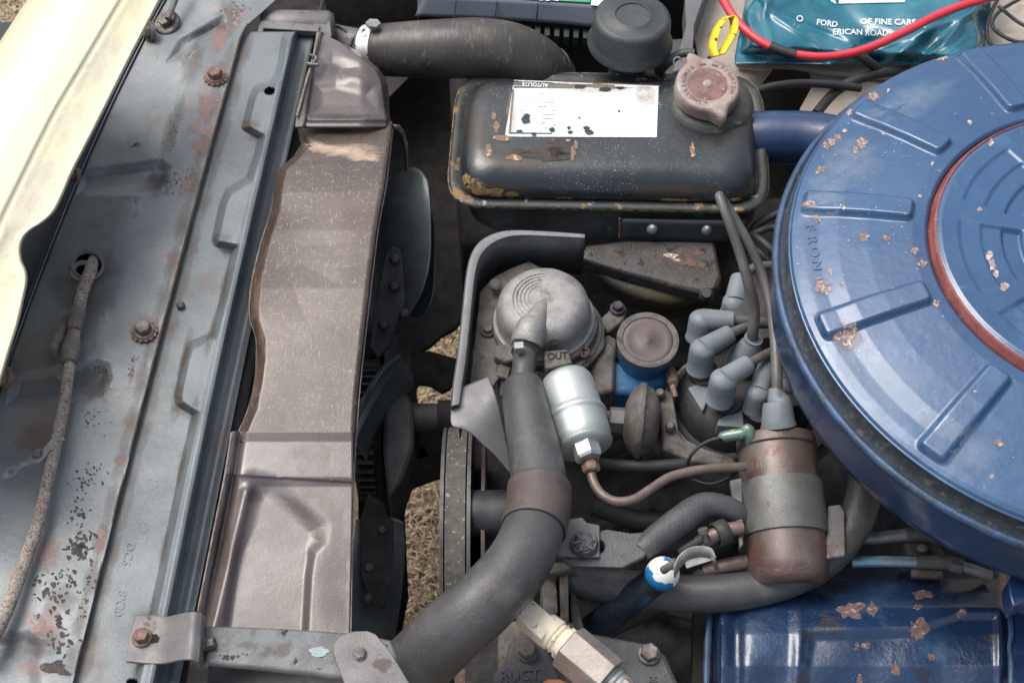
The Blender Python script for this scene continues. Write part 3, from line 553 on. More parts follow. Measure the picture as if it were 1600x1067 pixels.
obj('rubber', tube([(570, 80, -.100), (620, 78, -.092), (690, 77, -.088), (750, 76, -.088), (800, 84, -.094), (840, 106, -.108), (858, 132, -.135), (862, 165, -.17)], [39, 42, 46, 47, 47, 46, 44, 44], 40, 10), 'hoseribbed', hz, 60)
obj('seam_ring', tube([(846, 110, -.114), (856, 126, -.129)], [47, 47], 32, 3), 'hose', hz, 60, bevel=.001)
obj('neck', tube([(854, 126, -.125), (862, 160, -.16)], [44, 42], 28, 3), 'bracket', hz, 60)
cl = obj('clamp', tube([(573, 80, -.0995), (592, 79.5, -.0965)], [41, 42], 36, 3), 'clampm', hz, 60)
obj('clamp_screw', join(revpx((583, 44, -.072), (583, 36, -.067), [(0, 7), (.6, 7), (.6, 12), (1, 12), (1, 0)], 6)), 'galv', cl, 30)

# ================================================================== FAN SHROUD
sh = thing('fan_shroud', 'brown grey moulded plastic fan shroud with worn mottled surface', 'shroud')
rows = [
 [(497, 52, -.060), (503, 58, -.062), (512, 62, -.066), (520, 64, -.070)],
 [(490, 90, -.058), (505, 78, -.062), (530, 80, -.066), (556, 88, -.075)],
 [(478, 130, -.057), (497, 118, -.061), (540, 108, -.063), (583, 112, -.078)],
 [(470, 165, -.057), (490, 150, -.060), (545, 140, -.061), (605, 140, -.084)],
 [(464, 182, -.057), (488, 178, -.058), (550, 180, -.060), (607, 182, -.085)],
 [(462, 196, -.058), (490, 196, -.059), (555, 198, -.061), (622, 196, -.082)]]
def zt(X, Y):
    z = -.060 - .012 * sst(X, 560, 625) - .006 * sst(95 - Y, 0, 45)
    z -= .0045 * sst(sdp(X, Y, [(490, 132), (525, 126), (580, 140), (592, 172), (560, 180), (490, 178)]), -14, 16)
    z += .003 * np.exp(-((Y - 186) / 5) ** 2) * (X > 480)
    z -= .003 * sst(sdp(X, Y, [(500, 92), (520, 86), (555, 106), (535, 122), (500, 122)]), -12, 14)
    z -= .012 * sst(X - np.interp(Y, [50, 75, 110, 130, 190], [512, 545, 590, 598, 606]), -4, 8)
    z += .004 * sst(np.interp(Y, [50, 100, 182, 200], [503, 490, 478, 474]) - X, -4, 2)
    return z
L1 = [(496, 50), (488, 95), (476, 135), (468, 165), (463, 182), (461, 198)]; R1 = [(503, 50), (518, 60), (540, 70), (565, 84), (590, 106), (604, 124), (608, 150), (609, 182), (613, 198)]
st_ = obj('upper_section', field(L1, R1, 50, 198, 90, 100, zt), 'shroudlow', sh, 60, solid=.0025)
Lr = [(462, 190), (466, 205), (470, 226), (458, 245), (436, 264), (431, 285), (424, 330), (408, 380), (394, 440), (390, 480), (391, 500), (401, 530), (401, 560), (396, 600), (388, 640), (372, 678), (360, 700)]
Rr = [(613, 190), (611, 215), (602, 285), (590, 350), (581, 420), (573, 490), (565, 560), (559, 620), (554, 700)]
def zring(X, Y):
    z = np.interp(Y, [190, 205, 230, 260, 300, 360, 450, 560, 700], [-.074, -.068, -.060, -.054, -.050, -.047, -.046, -.050, -.060])
    lx = np.interp(Y, [p[1] for p in Lr], [p[0] for p in Lr]); rx = np.interp(Y, [p[1] for p in Rr], [p[0] for p in Rr])
    z = z + .0010 * np.sin((Y - 200) * .012 + X * .01) - .011 * sst(lx + 15 - X, 0, 17)
    z -= .006 * sst(X - rx + 8, 0, 16)
    z -= .0035 * sst(sdp(X, Y, [(430, 270), (452, 262), (500, 300), (530, 380), (520, 440), (470, 480), (400, 480), (380, 520), (360, 300)]), -30, 70)
    return z
sr = obj('ring_section', field(Lr, Rr, 190, 690, 110, 260, zring), 'shroud', sh, 60, solid=.0025)
Ll = [(362, 674), (360, 690), (352, 740), (338, 810), (322, 890), (308, 960), (296, 1010)]; Rl = [(556, 674), (554, 690), (551, 750), (549, 850), (546, 1010)]
rec2 = [(398, 750), (425, 756), (470, 795), (505, 830), (500, 845), (440, 850), (380, 830)]
rec = [(398, 752), (425, 758), (498, 824), (500, 845), (488, 860), (482, 900), (474, 1040), (345, 1040), (368, 870), (385, 790)]
def zlow(X, Y):
    z = np.interp(Y, [674, 690, 745, 760, 1010], [-.056, -.059, -.063, -.066, -.082])
    lx = np.interp(Y, [p[1] for p in Ll], [p[0] for p in Ll])
    z = z + .0035 * sst(lx + 9 - X, -3, 3) - .004 * np.exp(-((X - lx - 14) / 6) ** 2)
    z -= .0012 * sst(Y - 742 - (X - 360) * .06, -1.5, 1.5)
    sd_ = sdp(X, Y, rec); w_ = 8 + 16 * (1 - sst(Y, 810, 880)); z -= .0045 * sst(sd_ / w_, -1, 1)
    z += .004 * np.exp(-((X - lx - 40 + (Y - 750) * .04) / 10) ** 2) * sst(Y, 745, 770)
    z -= .010 * sst(X - 556, -6, 4)
    return z
sl = obj('lower_section', field(Ll, Rl, 674, 1010, 110, 190, zlow), 'shroudlow', sh, 60, solid=.0025)
stain('tan_sheen_band', [(545, 236, 66, 14, 0), (500, 232, 34, 12, .1), (570, 246, 34, 9, 0)], [sr.name], smat('tan_sheen_film', (.60, .46, .34), .36, .5, 90, .3, .75), sh)  # warm highlight across the ring, painted in as tan colour
stain('left_tan_edge', [(408, 520, 8, 46, -.15), (400, 470, 7, 40, .1), (398, 600, 8, 40, .1)], [sr.name], smat('tan_sheen_film2', (.26, .18, .13), .36, .5, 90, .4, .55), sh)
stain('brown_edges', [(522, 900, 34, 130, 0), (395, 772, 30, 16, 0), (470, 795, 44, 13, .65), (345, 840, 14, 110, .22)], [sl.name], smat('dark_brown_film', (.04, .028, .023), .34, .6, 24, .33, .4), sh)  # brown edges; the slanted one paints the shading of the diagonal step
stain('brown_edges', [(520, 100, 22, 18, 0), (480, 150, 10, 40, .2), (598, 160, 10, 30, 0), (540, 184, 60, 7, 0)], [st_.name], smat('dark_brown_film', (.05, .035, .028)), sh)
obj('edge_trim', join(tube([(x + 1, y, z) for x, y, z in ((613, 195, -.084), (603, 285, -.060), (591, 350, -.055), (582, 420, -.053), (574, 490, -.054), (566, 560, -.057), (560, 620, -.060), (555, 690, -.066), (552, 750, -.070), (549, 860, -.076), (547, 1000, -.083))], 1.4, 6, 4)), 'shroudedge', sh)
obj('left_edge_trim', join(tube([(362, 676, -.0535), (352, 740, -.059), (338, 810, -.065), (322, 890, -.07), (309, 955, -.074)], 1.8, 6, 4), tube([(497, 52, -.0555), (489, 92, -.0555), (477, 133, -.054), (464, 182, -.0535)], 2.2, 6, 4, wob=.2), tube([(436, 266, -.0705), (428, 320, -.065), (408, 380, -.0625), (393, 445, -.0615), (391, 495, -.0620), (401, 532, -.063), (399, 590, -.065), (388, 640, -.067), (372, 677, -.072)], 1.6, 6, 4)), 'shroudedge', sh)
obj('far_rim', ribbon([W(x, y, z) for x, y, z in ((612, 194, -.078), (624, 195, -.082), (632, 205, -.09), (638, 225, -.10), (640, 262, -.115))], [W(x, y, z) for x, y, z in ((612, 204, -.085), (620, 206, -.09), (627, 214, -.096), (633, 232, -.105), (635, 268, -.118))]), 'shroud', sh, solid=.002)
obj('foot', plate([(284, 1067 + 40), (300, 1000), (316, 985), (330, 985), (322, 1067 + 40)], -.082, .01), 'shroudlow', sh, bevel=.001)
obj('clip', join(tube([(480, 100, -.052), (497, 102, -.051)], 3, 8), tube([(484, 86, -.052), (494, 90, -.05), (490, 98, -.051)], 2.4, 8)), 'bolt', sh)
obj('lower_plate', plate([(320, 1000), (560, 1008), (640, 1130), (300, 1130)], -.12, .01), 'bracket', sh)  # grey plate below the lower end of the shroud

# ================================================================== FAN
fan = thing('engine_fan', 'dark steel radiator fan with riveted blades inside the shroud', 'fan')
def blade(rows, lab=None): return obj('blade', grid(rows, 8, 6), 'blade', fan, 60, solid=.0018, label=lab)
blade([[(590, 300, -.150), (612, 277, -.135), (640, 262, -.125), (657, 266, -.12), (668, 280, -.12)],
       [(585, 350, -.155), (610, 340, -.140), (640, 335, -.13), (660, 332, -.125), (672, 325, -.122)],
       [(578, 420, -.165), (605, 415, -.155), (635, 410, -.145), (660, 405, -.135), (671, 400, -.13)],
       [(575, 480, -.175), (600, 480, -.170), (625, 475, -.16), (645, 465, -.15), (660, 450, -.14)],
       [(575, 520, -.185), (595, 520, -.180), (612, 510, -.175), (628, 498, -.165), (640, 488, -.155)]])
blade([[(640, 300, -.165), (660, 310, -.158), (672, 325, -.153), (678, 345, -.150)],
       [(640, 400, -.175), (660, 400, -.166), (672, 400, -.160), (679, 400, -.155)],
       [(635, 460, -.185), (655, 465, -.175), (668, 465, -.168), (676, 455, -.160)],
       [(632, 488, -.19), (645, 495, -.18), (656, 498, -.175), (666, 490, -.170)]])
blade([[(552, 720, -.115), (556, 690, -.118), (575, 645, -.125), (602, 600, -.135), (620, 575, -.14)],
       [(552, 700, -.12), (558, 660, -.12), (580, 615, -.125), (605, 580, -.13), (628, 560, -.135)],
       [(553, 680, -.13), (560, 640, -.12), (578, 605, -.118), (600, 573, -.122), (622, 555, -.128)],
       [(556, 690, -.15), (572, 655, -.15), (595, 625, -.15), (620, 600, -.15), (645, 585, -.15)],
       [(575, 720, -.17), (585, 680, -.17), (605, 650, -.17), (628, 625, -.17), (646, 610, -.17)]])
blade([[(556, 812, -.19), (580, 806, -.19), (612, 808, -.19), (630, 816, -.19)],
       [(552, 860, -.19), (580, 855, -.195), (615, 855, -.20), (633, 860, -.205)],
       [(548, 930, -.19), (580, 925, -.20), (610, 925, -.21), (628, 930, -.22)],
       [(545, 1000, -.19), (570, 1000, -.20), (600, 1000, -.21), (616, 1005, -.23)]])
obj('blade', plate([(600, 545), (612, 525), (628, 520), (640, 540), (642, 570), (620, 600), (600, 590)], -.21, .003), 'darkmetal', fan, bevel=.001)
sp_ = obj('spider_arm', plate([(585, 480), (603, 395), (612, 384), (624, 388), (628, 400), (634, 470), (622, 500), (608, 540), (590, 560), (578, 540)], lambda x, y: -.128 - (y - 385) * .0003, .003), 'darkmetal', fan, bevel=.0008)
for x, y, z in ((617, 403, -.128), (616, 446, -.140), (600, 506, -.158), (632, 488, -.150)):
    obj('rivet', revpx((x, y + 3, z - .002), (x, y, z + .003), [(0, 9), (.4, 8.5), (.8, 6), (1, 0)], 18), 'darkmetal', fan)
obj('spider_arm', plate([(575, 770), (600, 785), (606, 805), (615, 812), (612, 900), (600, 950), (580, 945), (565, 900), (562, 812)], -.186, .003), 'black', fan, bevel=.0008)
for x, y in ((597, 826), (577, 885), (575, 932)): obj('rivet', revpx((x, y + 3, -.188), (x, y, -.182), [(0, 8), (.4, 8), (.8, 6), (1, 0)], 16), 'darkmetal', fan)
fc = W(580, 672, -.23)
obj('clutch_housing', rev(fc + Vector((-.010, 0, 0)), (1, 0, 0), [(0, .02), (0, .050), (.022, .050), (.024, .040), (.040, .036), (.05, .02)], 48), 'black', fan, 30)
fs = []
for k in range(44):
    a = 2 * pi * k / 44; Rm = Matrix.Rotation(a, 3, 'X'); fs.append(box(fc + Vector((-.001, 0, 0)) + Rm @ Vector((0, .053, 0)), .0075, .0055, .0011, Rm))
obj('cooling_fins', join(*fs), 'darkmetal', fan, 30)
obj('hub', join(plate([(600, 625), (636, 610), (646, 640), (646, 700), (630, 745), (606, 778), (598, 700)], -.165, .05)), 'darkmetal', fan, bevel=.004)
obj('shaft', tube([(630, 652, -.19), (660, 652, -.19), (695, 652, -.19)], [23, 22, 22], 24, 2), 'darkmetal', fan)
obj('shaft_collar', tube([(684, 652, -.19), (694, 652, -.19), (712, 652, -.19)], [27, 27, 26], 24, 2), 'black', fan)

# ================================================================== DARK MASSES UNDER THE ENGINE
eb = thing('engine_block', 'grimy black engine block and front castings deep under the parts', 'engine')
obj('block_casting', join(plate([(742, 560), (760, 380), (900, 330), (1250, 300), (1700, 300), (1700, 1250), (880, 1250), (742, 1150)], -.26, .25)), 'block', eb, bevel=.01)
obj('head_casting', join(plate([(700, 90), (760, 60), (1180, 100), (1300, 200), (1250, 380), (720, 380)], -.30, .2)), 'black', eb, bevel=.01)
obj('intake_manifold', tube([(1125, 380, -.20), (1160, 410, -.19), (1175, 470, -.19), (1190, 540, -.2)], [30, 42, 44, 40], 20, 4), 'alugrime', eb)
for i in range(26):
    x = random.uniform(930, 1400); y = random.uniform(560, 960); a = random.uniform(-.5, .5); l = random.uniform(30, 90)
    obj('casting_rib', tube([(x - l, y - l * a, -.245), (x, y, -.235), (x + l, y + l * a, -.248)], random.uniform(5, 16), 10, 3), 'block', eb)
xm = thing('front_crossmember', 'black steel crossmember deep between fan and engine', 'crossmember')
obj('beam', join(plate([(560, 60), (745, 60), (745, 470), (712, 512), (690, 524), (672, 540), (560, 600)], -.42, .006),
    plate([(560, 560), (672, 548), (715, 560), (745, 540), (745, 610), (715, 600), (690, 612), (672, 600), (655, 598), (640, 620), (560, 620)], -.42, .006),
    plate([(560, 600), (652, 600), (646, 668), (668, 672), (690, 655), (745, 670), (745, 700), (692, 702), (652, 722), (644, 745), (632, 800), (638, 930), (622, 1010), (560, 1010)], -.42, .006),
    plate([(640, 720), (655, 716), (697, 702), (745, 690), (745, 745), (700, 740), (665, 752), (640, 762)], -.41, .006)), 'black', xm, bevel=.003)
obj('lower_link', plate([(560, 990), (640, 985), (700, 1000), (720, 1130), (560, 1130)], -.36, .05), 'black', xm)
obj('far_panel', plate([(520, -80), (640, -80), (660, 100), (560, 200), (500, 100)], -.34, .03), mat('brown_black_wall', (.035, .03, .028), (.022, .02, .019), .7, s=60, layers=[dict(c=(.06, .045, .04), t=.56, e=.1, s=40, a=.6)]), xm)
obj('far_wall', ([Vector((x, y, z)) for x, y, z in ((-.2, 1.25, -.1), (.5, 1.25, -.1), (.5, 1.25, -.5), (-.2, 1.25, -.5))], [(0, 1, 2, 3)]), 'black', xm, solid=.004)

# ================================================================== BELT AND PULLEY
pu = thing('crank_pulley', 'thin grey steel pulley wheel edge on below the grey shield', 'pulley')
pc = W(716, 842, -.235)
def disc(x, r, w, m, name, par): return obj(name, rev(pc + Vector((x, 0, 0)), (1, 0, 0), [(0, .02), (0, r - .006), (-.0006, r), (w + .0006, r), (w, r - .006), (w, .02)], 72), m, par, 30)
disc(-.0105, .088, .0016, 'bracket', 'pulley_rim', pu); disc(.0095, .088, .0016, 'bracket', 'pulley_rim', pu)
disc(-.008, .078, .017, 'black', 'pulley_hub', pu)
disc(.020, .080, .0016, 'band', 'pulley_rim', pu)
bt = obj('drive_belt', rev(pc + Vector((-.0078, 0, 0)), (1, 0, 0), [(0, .079), (.0006, .0885), (.0156, .0885), (.0162, .079)], 90), 'beltm', None, 30); solo(bt, 'worn speckled grey drive belt running round the thin pulley', 'belt')

# ================================================================== COOLANT RESERVOIR
rs = thing('coolant_reservoir', 'black enamelled metal coolant tank with white label and rusty edges', 'tank')
def LP(c, r, z, n=8): return [W(x, y, z) for x, y in rquad(c, r, n)]
def inset(c, d):
    m = Vector((sum(p[0] for p in c) / 4, sum(p[1] for p in c) / 4)); out = []
    for i in range(4):
        p = Vector(c[i]); a = (Vector(c[i - 1]) - p).normalized(); b = (Vector(c[(i + 1) % 4]) - p).normalized(); out.append(tuple(p + (a + b) * d))
    return out
rim = [(716, 112), (1189, 118), (1205, 332), (696, 322)]
rim0 = [(718, 118), (1187, 124), (1204, 333), (698, 324)]
sp0 = inset(rim0, 9); topq = [(752, 116), (1168, 122), (1186, 318), (716, 308)]
loops = [LP(rim, 56, -.1015), LP(rim, 56, -.0985), LP(inset(rim, 4), 54, -.0970), LP(inset(rim, 12), 50, -.0985), LP(inset(rim, 17), 48, -.0995)]
obj('rim', loft(loops, True, False), 'tankrim', rs, 60)
dome = [LP(inset(rim, 15), 48, -.0995), LP(inset(rim, 16), 48, -.0955)]
q0 = inset(rim, 16)
for k in range(1, 9):
    a = k / 8 * pi / 2; d = 34 * (1 - cos(a)); zz = -.0955 + .0205 * sin(a); sh_ = -28 * sin(a)
    c = inset(q0, d); c = [(x, y + sh_ * (1 if y > 200 else .55)) for x, y in c]
    dome.append(LP(c, 48 - 1.2 * k, zz))
c = inset(c, 26); dome.append(LP(c, 14, -.0749))
dm = obj('tank_top', loft(dome, False, True), 'tank', rs, 70); DM = dm.name
low = [(722, 118), (1182, 122), (1196, 326), (712, 318)]
obj('tank_body', loft([LP(low, 50, -.1015), LP(low, 50, -.106), LP([(726, 130), (1176, 134), (1184, 362), (732, 356)], 50, -.128), LP([(750, 150), (1160, 150), (1168, 376), (762, 370)], 50, -.139)], True, True), 'teal', rs, 60)
obj('rim_bead', tubew([Vector(p) + Vector((0, 0, -.0008)) for p in LP(rim, 56, -.1015)] + [LP(rim, 56, -.1023)[0]], [.0009] * 37, 8), 'gold', rs)
obj('front_plate', grid([[(972, 340, -.108), (1060, 342, -.108), (1140, 343, -.108), (1166, 341, -.110)], [(971, 371, -.128), (1060, 374, -.128), (1130, 375, -.128), (1160, 372, -.130)]], 4, 4), 'batdark', rs, solid=.003, offset=1)
for x, y in ((1019, 357), (1104, 358)): obj('rivet', revpx((x, y + 1, -.1175), (x, y - 3, -.1115), [(0, 9), (.5, 8.5), (.8, 6), (1, 3), (1, 0)], 20), 'galv', rs)
obj('seam_weld', tube([(968, 341, -.1075), (969, 355, -.116), (968, 371, -.127)], 2, 8, 4, wob=.3), 'rust', rs)
obj('lower_tank', grid([[(915, 400, -.135), (960, 425, -.14), (1030, 440, -.14), (1110, 445, -.14)], [(940, 440, -.15), (975, 460, -.15), (1040, 475, -.15), (1108, 470, -.15)], [(970, 470, -.19), (1000, 486, -.19), (1050, 496, -.19), (1105, 492, -.19)]], 8, 8), 'olive', rs, solid=.004)
obj('teal_edge', tube([(922, 414, -.142), (945, 440, -.150), (985, 470, -.17)], [3, 3, 2], 8, 5), mat('teal_patina', (.05, .2, .18), (.03, .1, .09), .5, s=90), rs)
# neck dish and collar
nc = W(1110, 158, -.0745)
obj('filler_dish', rev(nc, (0, 0, 1), [(-.004, .036), (.0008, .034), (.0035, .030), (.0048, .026), (.0040, .021), (.012, .019), (.014, .019)], 48), mat('olive_black_dish', (.06, .06, .05), (.035, .038, .036), .45, .1, s=70, layers=[dict(c=(.17, .15, .09), t=.57, e=.08, s=120, a=.7), dust2], bump=(.4, 600)), rs, 60)
obj('overflow_pipe', tube([(1030, 110, -.10), (1045, 96, -.078), (1065, 84, -.068), (1085, 84, -.066)], [9, 8, 7, 7], 12), 'breather', rs)
obj('overflow_clip', tube([(1054, 103, -.07), (1053, 94, -.066), (1060, 90, -.064), (1066, 96, -.066)], 1.6, 8), 'galv', rs)
lab = [(803, 126), (1029, 135), (1026, 215), (789, 214)]
def quadmap(c, u, v):
    (a, b, c2, d) = c; return (a[0] * (1 - u) * (1 - v) + b[0] * u * (1 - v) + c2[0] * u * v + d[0] * (1 - u) * v, a[1] * (1 - u) * (1 - v) + b[1] * u * (1 - v) + c2[1] * u * v + d[1] * (1 - u) * v)
def dquad(c, nu, nv, off, names=None):
    P = [quadmap(c, i / nu, j / nv) for j in range(nv + 1) for i in range(nu + 1)]
    F = [(j * (nu + 1) + i, (j + 1) * (nu + 1) + i, (j + 1) * (nu + 1) + i + 1, j * (nu + 1) + i + 1) for j in range(nv) for i in range(nu)]
    return drape(P, F, names or [DM], off)
lb = obj('paper_label', dquad(lab, 24, 10, .0003), 'paper', rs, 180)
obj('label_print', join(dquad([(803, 129), (897, 134), (896, 139), (802, 138)], 6, 1, .0006), dquad([(800.5, 141), (803.5, 141), (798, 209), (795, 209)], 1, 10, .0006), dquad([(795, 207.5), (862, 208.5), (862, 210.5), (795, 210)], 8, 1, .0006), dquad([(926, 131), (960, 134), (960, 140), (926, 138)], 3, 1, .0006)), 'ink', rs, 180)
obj('label_wordmark', text('AUTOLITE', 836, 133.8, 8.5, 183, [DM], .0009, sx=1.05), 'white', rs, 180)
gs = []
for r_ in range(9):
    y = 147 + r_ * 6.5
    for _ in range(6 if r_ % 4 else 2):
        x = 808 + random.uniform(0, 55); l = random.uniform(4, 12); gs.append(dquad([(x, y), (x + l, y), (x + l, y + 1.2), (x, y + 1.2)], 1, 1, .0006))
for k in range(7):
    x = 814 + k * 7; gs.append(dquad([(x, 202), (x + 4.5, 202), (x + 4.5, 203.4), (x, 203.4)], 1, 1, .0006))
obj('label_fine_print', join(*gs), 'faintink', rs, 180)
stain('label_yellowing', [(915, 138, 110, 12, .03), (1010, 150, 24, 24, 0), (800, 180, 12, 50, 0)], [DM], smat('old_paper_stain', (.36, .27, .18), .36, .5, 160, .6, .5), rs, .0007)
stain('tank_brown', [(740, 200, 30, 80, 0), (800, 250, 60, 30, 0), (900, 122, 120, 12, 0), (1060, 300, 120, 16, 0), (780, 300, 80, 18, 0), (1150, 200, 40, 40, 0), (760, 140, 40, 16, 0)], [DM], smat('tank_brown_film', (.12, .08, .045), .36, .5, 70, .5, .32), rs)
gs = [blob(*a, [DM], 14, .3, .0009) for a in ((821, 189, 7, 5.5), (824, 183, 5, 4), (862, 204, 5, 3.5), (889, 201, 3, 2.5), (891, 208, 4.5, 2.2), (916, 201, 5, 3), (920, 208, 7, 4), (905, 185, 1.8, 1.5), (967, 175, 2.2, 1.8), (811, 206, 5, 2), (834, 211, 4, 3), (866, 197, 1.3, 1), (945, 141, 9, 3), (968, 139, 7, 2.2), (906, 137, 9, 3))]
obj('label_blots', join(*gs), 'batdark', rs, 180, kind='stuff')
gs = [blob(*a, [DM], 14, .45, .0004) for a in ((771, 181, 4, 6), (776, 199, 5, 9), (783, 216, 12, 6), (866, 229, 4, 11), (838, 238, 5, 4), (895, 240, 4, 9), (888, 220, 5, 3), (1082, 237, 4.5, 12), (763, 236, 5, 10), (805, 247, 14, 5), (900, 226, 3, 6))]
obj('rust_flakes', join(*gs), mat('orange_rust_flake', (.20, .115, .08), (.16, .12, .075), .7, s=120, layers=[dict(c=(.5, .33, .24), t=.56, e=.06, s=160)]), rs, 180, kind='stuff')
gs = [blob(*a, [DM], 18, .5, .0004) for a in ((742, 292, 14, 11), (762, 300, 22, 8), (790, 305, 22, 6), (730, 280, 6, 10), (1185, 296, 6, 14), (1150, 312, 14, 3), (1060, 312, 30, 2.5), (880, 310, 14, 2.5))]
obj('ochre_rust', join(*gs), 'gold', rs, 180, kind='stuff')
gs = [blob(*a, [DM], 16, .5, .00045) for a in ((850, 240, 34, 11), (815, 238, 16, 6), (868, 236, 12, 12), (880, 245, 14, 6))]
obj('burnt_patch', join(*gs), mat('burnt_enamel', (.022, .018, .016), (.05, .035, .025), .6, s=90, bump=(.6, 500)), rs, 180, kind='stuff')

# radiator cap
c0 = W(1106, 132, -.052); sc = mpp(c0); cr_ = 51 * sc; E1, E2 = RAD(112), RAD(-71)
def ear(a, r):
    f = 0
    for e in (E1, E2):
        d = (a - e + pi) % (2 * pi) - pi; f += math.exp(-(d / .17) ** 2) * .31 + math.exp(-(d / .42) ** 2) * .05
    return 1 + f * max(0, (r / cr_ - .72) / .28)
tl = Vector((.03, -.10, 1))
cb = obj('pressure_cap', rev(c0, tl, [(-.014, cr_ * .90), (-.013, cr_ * .98), (-.006, cr_ * 1.0), (-.0015, cr_ * .99), (.0006, cr_ * .95), (.0010, cr_ * .88), (.0008, cr_ * .66), (.0002, cr_ * .60)], 120, 0, None, ear), 'capmetal', rs, 60, label='rusty round pressure cap with two ears'); cpo = cb
obj('centre_dish', rev(c0, tl, [(.0006, cr_ * .61), (-.0022, cr_ * .56), (-.0028, cr_ * .50), (-.0008, cr_ * .44), (-.0004, cr_ * .36), (-.0032, cr_ * .29), (-.0034, cr_ * .12), (-.0034, 0)], 60), 'caprust', cpo, 60)
obj('rivet', rev(c0, tl, [(-.003, cr_ * .18), (-.0008, cr_ * .18), (.0010, cr_ * .15), (.0018, cr_ * .08), (.002, 0)], 24), 'capmetal', cpo, 60)
obj('skirt', rev(c0, tl, [(-.024, cr_ * .72), (-.013, cr_ * .78), (-.010, cr_ * .5)], 48), 'caprust', cpo, 60)
ax = tl.normalized(); xx = (Vector((1, 0, 0)) - ax * ax.x).normalized(); yv = ax.cross(xx)
def ring_text(s, a0, a1, rr, size, inward):
    gs = []
    for k, ch in enumerate(s):
        if ch == ' ': continue
        a = RAD(a0 + (a1 - a0) * k / max(1, len(s) - 1)); V, F = tmesh(ch); P = []
        for x, y in V:
            x *= size; y *= size
            if inward: x, y = -x, -y
            p = c0 + ax * .0011 + (xx * cos(a) + yv * sin(a)) * (rr + y) + (-xx * sin(a) + yv * cos(a)) * (-x); P.append(p)
        gs.append((P, F))
    return gs
obj('stamped_text', join(*(ring_text('REMOVE', 128, 188, cr_ * .76, .0050, True) + ring_text('SLOWLY', 202, 262, cr_ * .76, .0050, True) + ring_text('TIGHTEN', 52, -22, cr_ * .78, .0050, False))), 'letter', cpo, 180)
for a in (100, 70):
    d = Vector((cos(RAD(a)), sin(RAD(a)), 0)); q = c0 + ax * .0010 + (xx * d.x + yv * d.y) * cr_ * .74; obj('stamped_mark', box(q, .0026, .0008, .0003, Matrix.Rotation(RAD(a - 90), 3, 'Z')), 'letter', cpo)

# breather
br = thing('breather_cap', 'dusty black round breather cap behind the tank', 'cap')
bc = W(984, 68, -.075); s = mpp(bc)
obj('cap_body', rev(bc, (.02, .05, 1), [(0, 55 * s), (-.0002, 66 * s), (.002, 67 * s), (.006, 62 * s), (.010, 61 * s), (.025, 60 * s), (.028, 58.5 * s), (.0300, 55 * s), (.0308, 50 * s), (.0308, 30 * s), (.0316, 29 * s), (.0316, 27 * s), (.0304, 26 * s), (.0302, 0)], 64), 'breather', br, 60)
obj('tube', rev(bc, (0, 0, -1), [(0, 30 * s), (.08, 30 * s)], 24), 'darkmetal', br)

# ================================================================== BATTERY
ba = thing('battery', 'grey and black battery with green print at the top edge', 'battery')
obj('case', plate([(652, -70), (990, -60), (985, 42), (930, 40), (860, 34), (652, 22)], -.122, .08), 'batdark', ba, bevel=.003)
obj('lid_bevel', grid([[(662, -6, -.105), (760, -2, -.105), (860, 4, -.105), (960, 10, -.105)], [(648, 26, -.120), (750, 30, -.120), (855, 36, -.120), (940, 44, -.120)]], 6, 4), 'battery', ba, solid=.003)
for x in (712, 776, 840, 905): obj('lid_joint', tube([(x + 1, 2, -.105), (x - 3, 33, -.1185)], 1.0, 6, 2), 'batdark', ba)
obj('lid_top', plate([(670, -80), (965, -70), (958, 8), (860, 2), (662, -8)], -.1045, .006), 'batdark', ba, bevel=.001)
for k in range(9): 
    x = 806 + k * 15; obj('vent_tooth', plate([(x, 37 + k * 1.1), (x + 9, 38 + k * 1.1), (x + 8, 53 + k * 1.1), (x, 52 + k * 1.1)], -.126, .012), 'batdark', ba, bevel=.0006)
obj('green_label', join(plate([(800, -30), (925, -24), (922, 4), (840, 0), (800, -3)], -.1040, .0003)), 'green', ba)
obj('label_print', join(plate([(838, -8), (850, -7), (849, 1), (843, 1)], -.1034, .0002), plate([(853, -6), (860, -6), (858, 2), (852, 1)], -.1034, .0002), plate([(864, -6), (876, -5), (872, 2), (866, 1)], -.1034, .0002), plate([(926, -6), (945, -4), (938, 10), (923, 8)], -.1034, .0002)), 'white', ba)

# ================================================================== APRON, BAG, CABLES AT THE TOP RIGHT
ap = thing('inner_fender_apron', 'dusty beige inner fender sheet behind the engine', 'car panel')
obj('apron_sheet', plate([(1085, -120), (1760, -120), (1760, 140), (1400, 160), (1290, 230), (1240, 230), (1250, 170), (1272, 130), (1262, 100), (1215, 96), (1196, 120), (1178, 150), (1150, 140), (1095, 110), (1085, 60)], lambda x, y: -.17, .004, holes=[ell(1300, 108, 4, 3, 12)[::-1]]), 'apron', ap)
obj('apron_step', plate([(1150, 90), (1290, 100), (1420, 112), (1420, 122), (1290, 112), (1240, 104), (1150, 100)], -.160, .006), 'apron', ap, bevel=.002)
sb = thing('splash_bar', 'grey folded steel strip standing left of the beige sheet', 'bracket')
obj('strip', plate([(1088, -60), (1120, -60), (1085, 40), (1082, 110), (1050, 112), (1066, 60), (1072, 40), (1070, 0)], -.14, .03), 'greybar', sb, bevel=.002)
obj('strip_foot', plate([(1044, 62), (1075, 60), (1082, 115), (1040, 118)], -.145, .004), 'shieldin', sb, bevel=.001)
bag = thing('washer_bag', 'teal vinyl fluid bag with faded white lettering under the red cable', 'bag')
